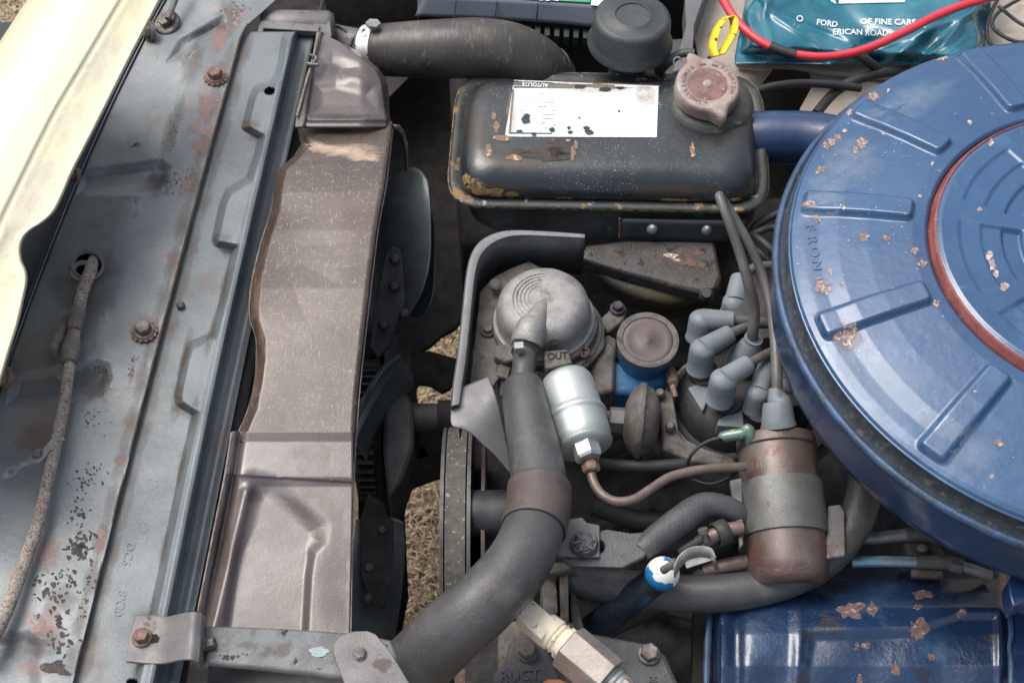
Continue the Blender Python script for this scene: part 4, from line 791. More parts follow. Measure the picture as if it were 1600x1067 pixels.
def zb(X, Y):
    X = X + 6 * np.sin(Y * .07); 
    z = -.125 + .006 * np.sin((X - 1150) * .024 + .5 * np.sin(Y * .05)) + .0036 * np.sin((X + Y * .6) * .062 + 1.5 * np.sin(X * .013)) * sst(Y, 20, 80) + .0012 * np.sin(X * .09 - Y * .07)
    z += .0012 * np.abs(np.sin((X * .5 + Y * .4) * .035 + .02 * Y)) + .004 * np.exp(-(((X - 1430) * .8 + (Y - 60)) / 9) ** 2) + .0035 * np.exp(-(((X - 1235) * .9 - (Y - 40)) / 7) ** 2) + .003 * np.exp(-((X - 1200) / 6) ** 2) + .003 * np.exp(-(((X - 1385) * .35 + (Y - 70)) / 5) ** 2) - .003 * np.exp(-(((X - 1300) * .5 - (Y - 60)) / 7) ** 2) + .004 * np.exp(-(((X - 1500) * .9 + (Y - 40)) / 8) ** 2) - .008 * np.exp(-((X - 1345) / 18) ** 2 - ((Y - 70) / 12) ** 2)
    e = np.minimum(np.minimum(X - (1165 - Y * .17), (1548 - Y * .2) - X), 86 - Y + (X - 1150) * .045); return z - .018 * (1 - sst(e, 0, 16))
bg = obj('vinyl_skin', field([(1178, -70), (1165, 0), (1150, 78), (1148, 90)], [(1560, -70), (1548, 0), (1532, 96), (1530, 110)], -70, 100, 130, 60, zb), 'vinyl', bag, 70, solid=.001); BG = bg.name
obj('seam_edge', tube([(1548, -20, -.146), (1545, 20, -.146), (1534, 90, -.146)], 2.5, 6, 4), 'vinyl', bag)
gs = [text('O', 1249, 31, 14, 5, [BG], .0009), text('FORD', 1292, 38, 12, 8, [BG], .0009, sx=1.05), text('OF FINE CARS', 1388, 36, 12.5, 1, [BG], .0009, sx=1.1), text('HE', 1440, 41, 11, 5, [BG], .0009), text('ERICAN ROAD', 1345, 52, 12, 1, [BG], .0009, sx=1.1)]
obj('lettering', join(*gs), 'white', bag, 180)
obj('white_patch', join(dquad([(1313, -20), (1414, -16), (1414, 5), (1310, 7)], 10, 3, .0009, [BG]), dquad([(1290, -10), (1300, -10), (1306, 8), (1298, 4)], 3, 3, .0009, [BG])), 'white', bag, 180)
rc = thing('red_battery_cable', 'thick red battery cable curving over the teal bag', 'cable')
obj('insulation', tube([(1118, -30, -.10), (1130, 0, -.098), (1152, 34, -.096), (1186, 64, -.096), (1232, 83, -.098), (1290, 89, -.098), (1350, 78, -.096), (1410, 52, -.094), (1470, 22, -.094), (1520, 4, -.096), (1560, -6, -.10), (1640, -14, -.11)], 6.8, 18, 8), 'red', rc)
obj('tape_wrap', tube([(1203, 72, -.0955), (1222, 80, -.0968), (1243, 86, -.0975)], [7.6, 8.2, 7.6], 16, 5), 'hosedark', rc)
yl = thing('yellow_dipstick_loop', 'chipped yellow metal dipstick loop behind the pressure cap', 'dipstick')
Ps = [(1112, 90), (1108, 74), (1114, 50), (1124, 34), (1134, 29), (1140, 34), (1139, 50), (1130, 68), (1119, 86)]
P3 = [Vector(p) for p in [W(x, y, -.080) for x, y in [tuple(q[:2]) for q in crom([list(p) for p in Ps], 5)]]]
obj('loop', ribbon(P3, [p + Vector((.006, -.004, .006)) for p in P3]), 'yellowpl', yl, 60, solid=.0012)
obj('stem', tube([(1110, 86, -.082), (1104, 104, -.12), (1100, 120, -.16)], 3, 10), 'galv', yl)
def hose1(name, label, cat, pts, r, m, group=None, n=14):
    o = obj(name, tube(pts, r, n, 8), m, None); solo(o, label, cat, group); return o
hose1('black_hose', 'thin black hose crossing the beige sheet to the air cleaner', 'hose', [(1160, 152, -.13), (1195, 138, -.128), (1240, 131, -.128), (1290, 132, -.13), (1345, 138, -.135)], 6.5, 'hosedark')
hose1('black_hose', 'black curved hose behind the rim of the blue air cleaner top', 'hose', [(1275, 178, -.14), (1310, 140, -.14), (1360, 118, -.14), (1420, 110, -.15)], 8, 'hosedark')
hose1('black_hose', 'short dark hose end lying under the teal bag', 'hose', [(1330, 76, -.12), (1350, 92, -.125), (1372, 108, -.14)], [9, 8, 7], 'hosedark')
for p, l_ in (([(1570, -20, -.14), (1545, 30, -.14), (1546, 66, -.14), (1580, 82, -.14), (1640, 78, -.14)], 'black wire loop nearest to the right edge of the teal bag'), ([(1600, -5, -.13), (1560, 20, -.13), (1552, 44, -.13), (1590, 66, -.13), (1640, 60, -.13)], 'black wire loop second from the teal bag'), ([(1560, 10, -.12), (1600, 40, -.12), (1640, 44, -.12)], 'short black wire crossing the loops at the upper right corner')):
    hose1('black_wire', l_, 'wire', p, 3, 'hosedark', 'wires in the upper right corner')
# cluster of hoses between tank and air cleaner
for i, p in enumerate(([(1170, 366, -.13), (1185, 350, -.12), (1215, 334, -.115), (1250, 328, -.12)], [(1160, 372, -.13), (1185, 362, -.12), (1205, 356, -.12), (1240, 358, -.12)], [(1172, 362, -.125), (1190, 376, -.12), (1208, 392, -.12), (1230, 410, -.13)], [(1160, 368, -.135), (1172, 385, -.13), (1195, 400, -.13), (1225, 430, -.14)])):
    hose1('vacuum_hose', ['uppermost small black hose between the tank and blue air cleaner', 'second small black hose below the tank corner', 'small black hose bending down beside the blue air cleaner rim', 'lowest small black hose right of the long ignition lead'][i], 'hose', p, [5, 6, 6, 6], 'hosedark', 'small hoses between tank and air cleaner')

# ================================================================== AIR CLEANER
ac = thing('air_cleaner', 'large round glossy blue air cleaner housing with ribbed lid and chipped paint', 'air cleaner')
AX, AY, AR = .4128, .6695, .2178
NT, NR = 900, 170
rr = np.concatenate([np.linspace(.1240, .2100, 125), np.linspace(.2105, .2178, NR - 125)]); th = np.linspace(0, 2 * pi, NT, endpoint=False)
RR, TH = np.meshgrid(rr, th, indexing='ij')
def lidz(r):
    z = np.interp(r, [.0, .1240, .1265, .135, .165, .185, .198, .2075, .2130, .2160, .2178], [.020, .0172, .0196, .0192, .0145, .0105, .0068, .0050, .0036, .0022, -.0006])
    return z
Z = lidz(RR)
ribs = [107.0, 137.0, 165.0, 195.0, 227.0, 257, 287, 317, 347, 17, 47, 77]
for a in ribs:
    a = RAD(a); x = RR * np.cos(TH - a); y = RR * np.sin(TH - a)
    w = .0088 + .0012 * (x - .13) / .07
    dx = np.maximum(np.maximum(.1400 - x, x - .2070), 0); d = np.maximum(np.abs(y) - w + .004, 0); dd = np.hypot(dx, d)
    Z += np.where(x > 0, .0052 * (1 - sst(dd, .002, .0056)), 0)
V = np.stack([AX + RR * np.cos(TH), AY + RR * np.sin(TH), Z], -1).reshape(-1, 3)
F = []
for j in range(NR - 1):
    for i in range(NT): i2 = (i + 1) % NT; F.append((j * NT + i, (j + 1) * NT + i, (j + 1) * NT + i2, j * NT + i2))
me = obj('lid', ([Vector(v) for v in V], F), 'blue', ac, 80, solid=.0012); LID = me.name
AO = Vector((AX, AY, 0))
obj('lid_edge_roll', tubew([AO + Vector(((AR - .0004) * cos(a), (AR - .0004) * sin(a), -.0010)) for a in np.linspace(0, 2 * pi, 181)], [.0011] * 181, 10, False), 'blue', ac)
obj('gasket', rev(AO, (0, 0, 1), [(-.0035, .214), (-.0035, .2172), (-.0090, .2186), (-.0145, .2200), (-.0160, .2225), (-.018, .215)], 180), 'seal', ac, 60)
obj('tray_lip', rev(AO, (0, 0, 1), [(-.0160, .2215), (-.0142, .2228), (-.0138, .2248), (-.0150, .2268), (-.0172, .2276), (-.0195, .2270), (-.0205, .2250)], 180), 'bluegroove', ac, 60)
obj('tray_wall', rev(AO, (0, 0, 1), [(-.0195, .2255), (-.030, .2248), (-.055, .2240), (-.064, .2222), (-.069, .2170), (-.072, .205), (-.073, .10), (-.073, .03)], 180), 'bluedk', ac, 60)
# inner lid
NT2 = 600; rr2 = np.linspace(.002, .1196, 140); RR, TH = np.meshgrid(rr2, th[:: 1][:NT2] * NT / NT2, indexing='ij'); TH = np.meshgrid(rr2, np.linspace(0, 2 * pi, NT2, endpoint=False), indexing='ij')[1]
Z = .0245 + .0012 * (1 - (RR / .1196) ** 2) - .0015 * sst(RR, .1160, .1196)
secs = [118, 163, 203, 248, 293, 338, 23, 68]
A = (TH * 180 / pi) % 360
for k in range(8):
    c0_ = 140 + 45 * k; d = (A - c0_ + 180) % 360 - 180; wdt = 17
    m_ = (1 - sst(np.abs(d) * RR * pi / 180, RAD(wdt) * .08 - .0015 + (RR - .08) * RAD(wdt), RAD(wdt) * .08 + .0015 + (RR - .08) * RAD(wdt))) * sst(RR, .060, .0625) * (1 - sst(RR, .103, .1055))
    Z -= m_ * (.0022 + .0024 * (1 - sst(RR, .0735, .0755)) - .0012 * sst(RR, .088, .090))
for k in range(6):
    a = RAD(165 + 60 * k); x = RR * np.cos(TH - a); y = RR * np.sin(TH - a); dd = np.hypot(np.maximum(np.maximum(.030 - x, x - .045), 0), y); Z -= np.where(x > 0, .0025 * (1 - sst(dd, .0035, .006)), 0)
V = np.stack([AX + RR * np.cos(TH), AY + RR * np.sin(TH), Z], -1).reshape(-1, 3); F = []
for j in range(len(rr2) - 1):
    for i in range(NT2): i2 = (i + 1) % NT2; F.append((j * NT2 + i, (j + 1) * NT2 + i, (j + 1) * NT2 + i2, j * NT2 + i2))
F.append(tuple(range(NT2))[::-1])
o = obj('centre_lid', ([Vector(v) for v in V], F), 'blue', ac, 80); CL = o.name
obj('ring_seal', rev(AO + Vector((0, 0, .0172)), (0, 0, 1), [(-.004, .1245), (.0008, .1232), (.0022, .1222), (.0050, .1212), (.0062, .1204), (.0066, .1194), (-.004, .112)], 180), 'redring', ac, 60)
obj('wing_nut', rev(AO + Vector((0, 0, .0255)), (0, 0, 1), [(0, .008), (.006, .007), (.009, .003), (.009, 0)], 20), 'bolt', ac)
sn = W(1230, 212, -.085)
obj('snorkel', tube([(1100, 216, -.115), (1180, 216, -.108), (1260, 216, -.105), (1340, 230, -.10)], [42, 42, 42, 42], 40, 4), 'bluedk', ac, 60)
chips = [(1323, 526, 20, 18), (1332, 514, 10, 8), (1285, 449, 13, 11), (1349, 372, 8, 7), (1385, 373, 6, 4), (1428, 392, 6, 6), (1441, 412, 6, 8), (1347, 223, 8, 9), (1363, 149, 15, 8), (1327, 175, 8, 7), (1301, 186, 5, 4), (1300, 222, 8, 6), (1310, 214, 7, 5), (1292, 228, 6, 5), (1336, 236, 6, 5), (1270, 220, 6, 4), (1282, 266, 8, 5), (1265, 319, 11, 6), (1316, 323, 5, 4), (1276, 342, 7, 6), (1560, 692, 7, 6), (1473, 90, 6, 9), (1515, 192, 4, 4), (1320, 204, 4, 4), (1438, 307, 3.5, 3), (1457, 256, 3, 3), (1524, 612, 3, 3), (1463, 475, 6, 6), (1297, 425, 5, 3.5), (1316, 443, 4, 4), (1550, 744, 4, 4), (1380, 208, 3, 3), (1389, 123, 3, 3), (1388, 142, 3.5, 2.5)]
obj('bare_chips', join(*[blob(a[0], a[1], a[2] * .86, a[3] * .86, [LID], 20, .55, .00025, random.uniform(0, 3)) for a in chips]), 'chip', ac, 180, kind='stuff')
obj('centre_chips', join(*[blob(*a, [CL], 14, .5, .00035) for a in ((1545, 398, 5, 9), (1550, 415, 5, 9), (1556, 428, 4, 6), (1569, 447, 6, 6), (1548, 223, 4, 6), (1530, 328, 3, 3))]), 'chip', ac, 180, kind='stuff')
gs = [blob(random.gauss(1330, 60), random.gauss(300, 110), random.uniform(1, 2.4), random.uniform(.8, 2), [LID], 8, .3, .0003) for _ in range(50)] + [blob(random.uniform(1290, 1590), random.uniform(120, 780), random.uniform(1, 2.2), random.uniform(.8, 1.8), [LID], 8, .3, .0003) for _ in range(60)]
gs = [g_ for g_ in gs if g_[1]]
obj('paint_blisters', join(*gs), mat('pale_blister', (.07, .14, .26), (.14, .22, .33), .3, coat=.5, s=400), ac, 180, kind='stuff')
stain('lid_dust', [(1330, 250, 60, 50, 0), (1290, 300, 40, 60, .2), (1500, 700, 80, 50, .6), (1400, 600, 70, 60, 0), (1260, 480, 26, 90, -.1), (1420, 160, 90, 30, -.4), (1560, 300, 50, 60, 0), (1330, 560, 40, 50, .5)], [LID], smat('pale_lid_dust', (.30, .38, .46), .36, .5, 120, .6, .28), ac)
stain('chip_rust_halo', [(x, y, a * 1.7, b * 1.7, 0) for x, y, a, b in chips if a > 5], [LID], smat('chip_halo', (.20, .13, .12), .34, .4, 300, .6, .5), ac, .00025)
def ltext(s, cx, cy, size, ang): return text(s, cx, cy, size, ang, [LID], .0006, .0008)
obj('embossed_text', join(*[ltext(ch, x, y, 21, 84) for ch, x, y in (('F', 1265, 356), ('R', 1269, 375), ('O', 1273, 394), ('N', 1276, 415), ('T', 1281, 437))]), 'blue', ac, 30)

# ================================================================== ROCKER COVER
rk = thing('rocker_cover', 'worn blue painted rocker cover with chips at lower right', 'engine cover')
def zk(X, Y):
    z = np.interp(Y, [880, 905, 925, 950, 990, 1040, 1130], [-.19, -.172, -.160, -.152, -.148, -.150, -.165])
    z = z - .04 * (1 - sst(X, 1104, 1128)) + .003 * sst(X - 1240, -10, 10) * sst(Y, 925, 950) - .004 * np.exp(-((X - 1150) / 12) ** 2)
    z -= .006 * sst(sdp(X, Y, [(1262, 990), (1420, 985), (1500, 960), (1560, 960), (1570, 1140), (1240, 1140)]), -10, 14)
    z -= .01 * sst(X, 1560, 1576)
    return z + .0008 * np.sin(X * .05 + Y * .03)
rkc = obj('cover_shell', field([(1104, 880), (1100, 1130)], [(1578, 880), (1580, 1130)], 885, 1130, 150, 90, zk), 'rocker', rk, 60, solid=.002); RK = rkc.name
obj('flange_edge', join(tube([(1110, 950, -.165), (1106, 1000, -.168), (1104, 1060, -.172), (1103, 1120, -.175)], [5, 6, 6, 6], 10, 4, wob=.1)), 'bluegroove', rk)
obj('gasket_lip', plate([(1085, 945), (1108, 945), (1104, 1130), (1080, 1130)], -.19, .02), 'black', rk)
obj('right_fold', join(tube([(1574, 945, -.150), (1580, 985, -.148), (1577, 1010, -.147), (1580, 1040, -.147), (1578, 1120, -.15)], [4, 4.5, 3.5, 5, 5], 10, 4)), 'bluegroove', rk)
obj('end_panel', plate([(1582, 950), (1602, 935), (1700, 935), (1700, 1130), (1582, 1130)], -.150, .01), 'bluedk', rk, bevel=.002)
obj('bare_chips', join(*[blob(*a, [RK], 22, .5, .0004) for a in ((1328, 953, 20, 13), (1363, 952, 9, 12), (1434, 985, 14, 15), (1442, 930, 17, 7), (1433, 948, 7, 4), (1399, 1046, 6, 9), (1343, 1060, 5, 8), (1353, 1008, 6, 6), (1338, 1010, 4, 6), (1455, 1026, 5, 6), (1503, 958, 9, 7))]), mat('brown_primer_chip', (.15, .095, .088), (.09, .055, .052), .7, s=200, layers=[dict(c=(.30, .24, .24), t=.57, e=.05, s=260), dict(c=(.02, .03, .07), t=.60, e=.03, s=300)], bump=(.5, 600)), rk, 180, kind='stuff')
obj('bracket_tab', plate([(1576, 905), (1600, 880), (1640, 860), (1700, 850), (1700, 960), (1602, 938), (1583, 948), (1578, 930)], -.075, .02), 'bluedk', ac, bevel=.003)

# ================================================================== GREY SHIELD AROUND THE PUMP
gsd = thing('heat_shield', 'bent grey steel shield curving round the fuel pump', 'shield')
outer = [(914, 366), (860, 362), (800, 360), (770, 366), (750, 378), (738, 395), (731, 420), (727, 450), (722, 500), (715, 560), (709, 600), (706, 634), (705, 662)]
inner = [(914, 375), (860, 373), (815, 372), (788, 378), (770, 389), (757, 404), (750, 425), (746, 452), (741, 500), (735, 560), (729, 600), (724, 630), (722, 662)]
inner = [(a + (c - a) * .64, b + (d - b) * .64) for (a, b), (c, d) in zip(outer, inner)][:-1]; outer = outer[:-1]
zo = -.082
O3 = [W(x, y, zo) for x, y in outer]; I3 = [W(x, y, zo - .0005) for x, y in inner]
O3 = [Vector(p) for p in crom([list(p) for p in O3], 4)]; I3 = [Vector(p) for p in crom([list(p) for p in I3], 4)]
obj('top_flange', ribbon(O3, I3), 'shield', gsd, 60, solid=.0014, bevel=.0004)
DN = [p + Vector((0, 0, -.048)) for p in I3]
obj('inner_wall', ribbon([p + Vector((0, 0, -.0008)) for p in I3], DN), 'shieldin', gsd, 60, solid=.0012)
obj('gusset', grid([[(705, 606, -.088), (722, 604, -.088), (745, 595, -.086), (762, 588, -.083)], [(705, 632, -.088), (728, 632, -.087), (755, 630, -.086), (775, 620, -.084)], [(706, 664, -.088), (732, 665, -.088), (762, 672, -.092), (790, 680, -.098)], [(730, 668, -.09), (748, 688, -.094), (775, 712, -.102), (800, 742, -.112)]], 6, 6), 'shield', gsd, 60, solid=.0014)
obj('back_plate', plate([(750, 455), (772, 432), (800, 418), (826, 408), (850, 420), (840, 470), (800, 540), (786, 580), (772, 602), (752, 610), (733, 607)], -.112, .003), 'alugrime', gsd, bevel=.0008)
hexbolt(762, 517, -.110, 8, 'alugrime', gsd)
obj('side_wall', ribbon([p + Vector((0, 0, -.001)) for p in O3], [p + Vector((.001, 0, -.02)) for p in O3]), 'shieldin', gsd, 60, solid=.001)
wb = thing('wedge_bracket', 'black wedge shaped bracket with flaking rust under the tank', 'bracket')
wbb = obj('wedge_plate', plate([(914, 382), (980, 374), (1116, 374), (1128, 432), (1122, 448), (1100, 458), (1060, 448), (960, 420), (905, 402)], -.128, .014), mat('worn_brown_black_plate', (.055, .055, .055), (.035, .03, .026), .4, .2, s=40, layers=[dict(c=(.11, .08, .06), t=.55, e=.1, s=40, d=8, a=.8), dict(c=(.012, .012, .012), t=.58, e=.04, s=90, d=8, a=.8), dust], bump=(.5, 500)), wb, bevel=.003); WBN = wbb.name
obj('rust_flakes', join(*[blob(*a, [WBN], 14, .5, .0004) for a in ((1045, 402, 10, 6), (1075, 408, 16, 8), (1088, 395, 12, 6), (1062, 394, 8, 5), (1095, 415, 8, 5))]), 'rust', wb, 180, kind='stuff')
obj('pale_flakes', join(*[blob(*a, [WBN], 12, .5, .0007) for a in ((1048, 400, 10, 4), (1058, 407, 7, 3))]), 'chip', wb, 180, kind='stuff')
obj('plug', revpx((1104, 462, -.130), (1104, 458, -.120), [(0, 12), (.5, 11), (1, 7), (1, 0)], 20), 'darkmetal', wb)

# ================================================================== FUEL PUMP
fp = thing('fuel_pump', 'dull silver domed fuel pump inside the grey shield', 'pump')
A0 = W(850, 500, -.105); s = mpp(A0); axp = Vector((-.06, .02, 1))
def lobes(a, r): return 1 + .035 * max(0, cos(3 * a + 1.0)) ** 12 if r > 84 * s else 1
obj('lower_housing', rev(A0 + Vector((.004, -.004, -.022)), axp, [(0, 60 * s), (.002, 84 * s), (.006, 88 * s), (.010, 88 * s), (.0115, 84 * s), (.013, 83 * s)], 72, 0, None, lobes), 'alugrime', fp, 40)
obj('middle_rim', rev(A0 + Vector((.001, -.001, -.007)), axp, [(-.005, 76 * s), (0, 80 * s), (.003, 83 * s), (.0055, 82 * s), (.007, 78 * s), (.007, 60 * s)], 72, 0, None, lobes), 'alugrime', fp, 40)
domeo = obj('dome', rev(A0, axp, [(-.001, 79 * s), (.002, 79 * s), (.003, 75 * s), (.004, 73 * s), (.014, 73 * s), (.020, 70 * s), (.0245, 64 * s), (.0270, 56 * s), (.0285, 44 * s), (.0292, 30 * s), (.0295, 0)], 72), 'aluold', fp, 60); DO = domeo.name
obj('dome_rings', join(*[tubew([A0 + axp.normalized() * .0288 + Vector((cos(a), sin(a), 0)) * r_ * s - axp.normalized() * (r_ / 60) ** 4 * .0022 for a in np.linspace(RAD(60), RAD(235), 40)], [.00035] * 40, 6) for r_ in (22, 28, 34, 40, 46)]), 'aluold', fp)
obj('outlet_elbow', tube([(864, 456, -.0845), (854, 470, -.0832), (843, 490, -.0812), (832, 514, -.0798), (824, 535, -.082)], [9, 13, 17, 21, 22], 28, 6), 'aluold', fp, 60)
obj('outlet_collar', tube([(833, 508, -.0745), (830, 515, -.0745), (823, 536, -.0785), (822, 540, -.079)], [22, 25, 25.5, 23], 28, 3), 'aluold', fp, 40)
CLN = fp.children[-1].name
obj('inlet_mark', text('IN', 828, 520, 15, 14, [CLN], .0007), 'letter', fp, 180)
ob = obj('outlet_boss', plate([(849, 548), (887, 545), (895, 567), (852, 576)], -.083, .03), 'alugrime', fp, bevel=.0015); OB = ob.name
obj('outlet_mark', text('OUT', 871, 557, 15, -4, [OB], .0007), 'black', fp, 180)
obj('left_boss', plate([(775, 538), (812, 535), (815, 560), (790, 566), (771, 556)], -.103, .03), 'alugrime', fp, bevel=.002)
for x, y, z in ((774, 445, -.104), (912, 550, -.108)):
    b = obj('screw', revpx((x, y + 1, z), (x, y - 3, z + .004), [(0, 10), (.5, 10), (.8, 8), (1, 5), (1, 0)], 24), 'rustbolt' if x > 800 else 'alugrime', fp)
obj('screw_slot', join(box(W(912, 547, -.1038), .0030, .0006, .0006), box(W(912, 547, -.1038), .0006, .0030, .0006)), 'black', fp)
obj('side_casting', plate([(928, 560), (950, 530), (962, 540), (960, 610), (935, 615), (925, 600)], -.12, .06), 'alugrime', fp, bevel=.003)
obj('name_tag', plate([(858, 530), (864, 527), (872, 528), (870, 538), (861, 540)], -.0835, .001), 'black', fp)

# small hose + big hose
bh = thing('large_grey_hose', 'large smooth grey hose sweeping from the fuel pump to lower left', 'hose')
obj('inner_hose', tube([(822, 536, -.083), (820, 560, -.082), (817, 590, -.082), (816, 625, -.084)], [20, 18.5, 19.5, 24], 28, 6), 'hose', bh)
obj('hose_body', tube([(816, 594, -.083), (817, 602, -.083), (820, 625, -.080), (827, 665, -.076), (837, 715, -.071), (842, 765, -.066), (834, 825, -.060), (806, 885, -.054), (752, 945, -.056), (702, 988, -.072), (650, 1040, -.100)], [26, 31, 35, 38, 42, 45, 48, 51, 53, 54, 55], 48, 10), 'hose', bh, 60)
cl = obj('clip_ring', tube([(821, 543, -.0825), (820, 551, -.082)], [21.5, 21.5], 28, 2), 'tape', bh)
obj('clip_lug', box(W(811, 543, -.068), .0035, .003, .0035, Matrix.Rotation(.1, 3, 'Z')), 'galv', cl, bevel=.0005)
hb = obj('hose_band', tube([(843, 762, -.0665), (841, 790, -.064), (834, 827, -.060)], [50.5, 51.5, 52], 48, 6, cap=False), 'band', None, 60, solid=.0012); solo(hb, 'wide rust brown metal band wrapped round the large grey hose', 'hose band')
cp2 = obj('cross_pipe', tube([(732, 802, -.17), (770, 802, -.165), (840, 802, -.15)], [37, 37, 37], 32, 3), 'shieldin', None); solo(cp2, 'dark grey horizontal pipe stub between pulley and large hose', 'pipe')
sm = thing('inlet_pipe', 'small dark pipe with hex fitting below left boss of the fuel pump', 'pipe')
obj('pipe', tube([(790, 560, -.12), (786, 590, -.12), (788, 620, -.125)], [9, 9, 9], 14), 'alugrime', sm)
obj('hex_nut', revpx((789, 574, -.115), (784, 594, -.118), [(0, 15), (.1, 17), (.9, 17), (1, 15)], 6), 'alugrime', sm)
# fuel filter
ff = thing('fuel_filter', 'bright zinc plated cylindrical fuel filter below the pump', 'filter')
fa, fb = (885, 597, -.086), (914, 695, -.086)
obj('can', revpx(fa, fb, [(-.10, 12), (-.09, 30), (-.06, 37), (.0, 41), (.08, 43), (.46, 43.5), (.50, 44.5), (.53, 47), (.56, 48), (.59, 47.5), (.61, 45.5), (.65, 45), (.88, 45), (.95, 43), (.985, 41), (1.0, 44), (1.02, 43.5), (1.05, 39), (1.09, 28), (1.10, 14)], 64), 'zinc', ff, 60)
obj('hex_nut', revpx((913, 692, -.080), (921, 717, -.080), [(0, 20), (.1, 22), (.85, 22), (1, 19), (1, 8)], 6, .4), 'zinc', ff, 30)
fl = thing('fuel_line', 'bent copper brown fuel line from the filter to the coil', 'pipe')
obj('flare_nut', revpx((920, 715, -.083), (925, 738, -.084), [(0, 9), (.05, 11), (.4, 11), (.42, 14), (.9, 14), (1, 11)], 6), 'rustbolt', fl, 30)
obj('pipe', tube([(922, 730, -.085), (927, 752, -.085), (940, 772, -.085), (962, 783, -.085), (990, 780, -.085), (1015, 765, -.087), (1045, 746, -.09), (1080, 736, -.093), (1120, 731, -.095), (1165, 729, -.10)], 7.5, 16, 8), 'copper', fl)

# blue housing with plug
bl = thing('thermostat_housing', 'old blue painted housing with round dark plug behind the filter', 'housing')
pc_ = W(1008, 552, -.120); s = mpp(pc_); axb = Vector((.02, -.10, 1))
obj('housing_cup', rev(pc_, axb, [(-.02, 38 * s), (0, 42 * s), (.016, 46 * s), (.020, 47.5 * s), (.0215, 47 * s), (.0218, 40 * s), (.0205, 38 * s)], 64), 'blueold', bl, 60)
obj('rim_ring', rev(pc_, axb, [(.0195, 48 * s), (.0222, 48 * s), (.0226, 45 * s), (.0222, 39 * s), (.020, 38.5 * s)], 64), 'alugrime', bl, 60)
obj('plug', rev(pc_, axb, [(.015, 39 * s), (.0214, 39 * s), (.0221, 37 * s), (.0214, 30 * s), (.0212, 8 * s), (.0218, 6 * s), (.0220, 0)], 48), 'band', bl, 60)
obj('housing_body', plate([(952, 560), (1000, 575), (1046, 572), (1040, 600), (1000, 614), (952, 612)], -.128, .05), 'blueold', bl, bevel=.004)
obj('gasket_face', plate([(920, 545), (950, 522), (964, 530), (958, 612), (924, 610)], -.124, .05), 'alugrime', bl, bevel=.002)
hexbolt(965, 482, -.135, 9, 'darkmetal', bl); 
obj('ear', plate([(935, 500), (960, 476), (980, 480), (975, 500), (950, 520)], -.137, .02), 'alugrime', bl, bevel=.002)

# vacuum advance
va = thing('vacuum_advance', 'grey round vacuum canister with hex stem left of distributor', 'canister')
obj('canister', revpx((975, 655, -.118), (1030, 661, -.118), [(0, 24), (.10, 40), (.20, 50), (.32, 55), (.38, 60), (.46, 61), (.54, 60), (.58, 55), (.75, 52), (.9, 40), (1.0, 26)], 56), 'alugrime', va, 50)
obj('stem', tube([(925, 653, -.118), (950, 654, -.118), (1000, 657, -.118)], [12, 13, 14], 20, 3), 'alugrime', va)
obj('hex_collar', revpx((952, 655, -.118), (989, 658, -.118), [(0, 19), (.05, 21), (.95, 21), (1, 19)], 6, .25), 'bracket', va, 30)
obj('arm', plate([(1030, 605), (1050, 610), (1062, 680), (1100, 700), (1150, 716), (1150, 728), (1080, 720), (1035, 700)], -.125, .012), 'alugrime', va, bevel=.002)
for x, y in ((1032, 616), (1048, 668)): obj('screw', revpx((x, y, -.122), (x - 1, y - 4, -.117), [(0, 8), (.6, 8), (1, 5), (1, 0)], 18), 'alugrime', va)

# ================================================================== DISTRIBUTOR
di = thing('distributor', 'black distributor cap with towers under grey rubber boots', 'distributor')
dc = W(1140, 640, -.155); s = mpp(dc); axd = Vector((.05, -.05, 1))
obj('base', rev(dc, axd, [(-.03, 70 * s), (-.006, 90 * s), (-.002, 100 * s), (.004, 101 * s), (.0065, 99 * s), (.0065, 92 * s)], 64), 'bracket', di, 50)
obj('cap', rev(dc, axd, [(.003, 94 * s), (.008, 95 * s), (.010, 88 * s), (.022, 84 * s), (.030, 76 * s), (.034, 66 * s), (.036, 30 * s), (.036, 0)], 64), 'capblack', di, 50)
obj('clip', join(tube([(1048, 585, -.130), (1050, 600, -.118), (1056, 620, -.118)], [5, 5, 4], 10), revpx((1048, 580, -.125), (1052, 600, -.115), [(0, 9), (.5, 10), (1, 7)], 12)), 'rustbolt', di)
tow = []
bases = [(1108, 545), (1102, 596), (1140, 640), (1190, 655), (1240, 630), (1235, 560), (1155, 500)]
for x, y in bases: obj('tower', revpx((x, y + 12, -.145), (x - 2, y - 16, -.112), [(0, 27), (.7, 24), (1, 22)], 28), 'capblack', di, 50)
obj('web', join(plate([(1075, 605), (1118, 590), (1100, 640), (1096, 640)], -.117, .03), plate([(1123, 655), (1160, 634), (1163, 668), (1120, 664)], -.117, .03)), 'boot', di, bevel=.001)
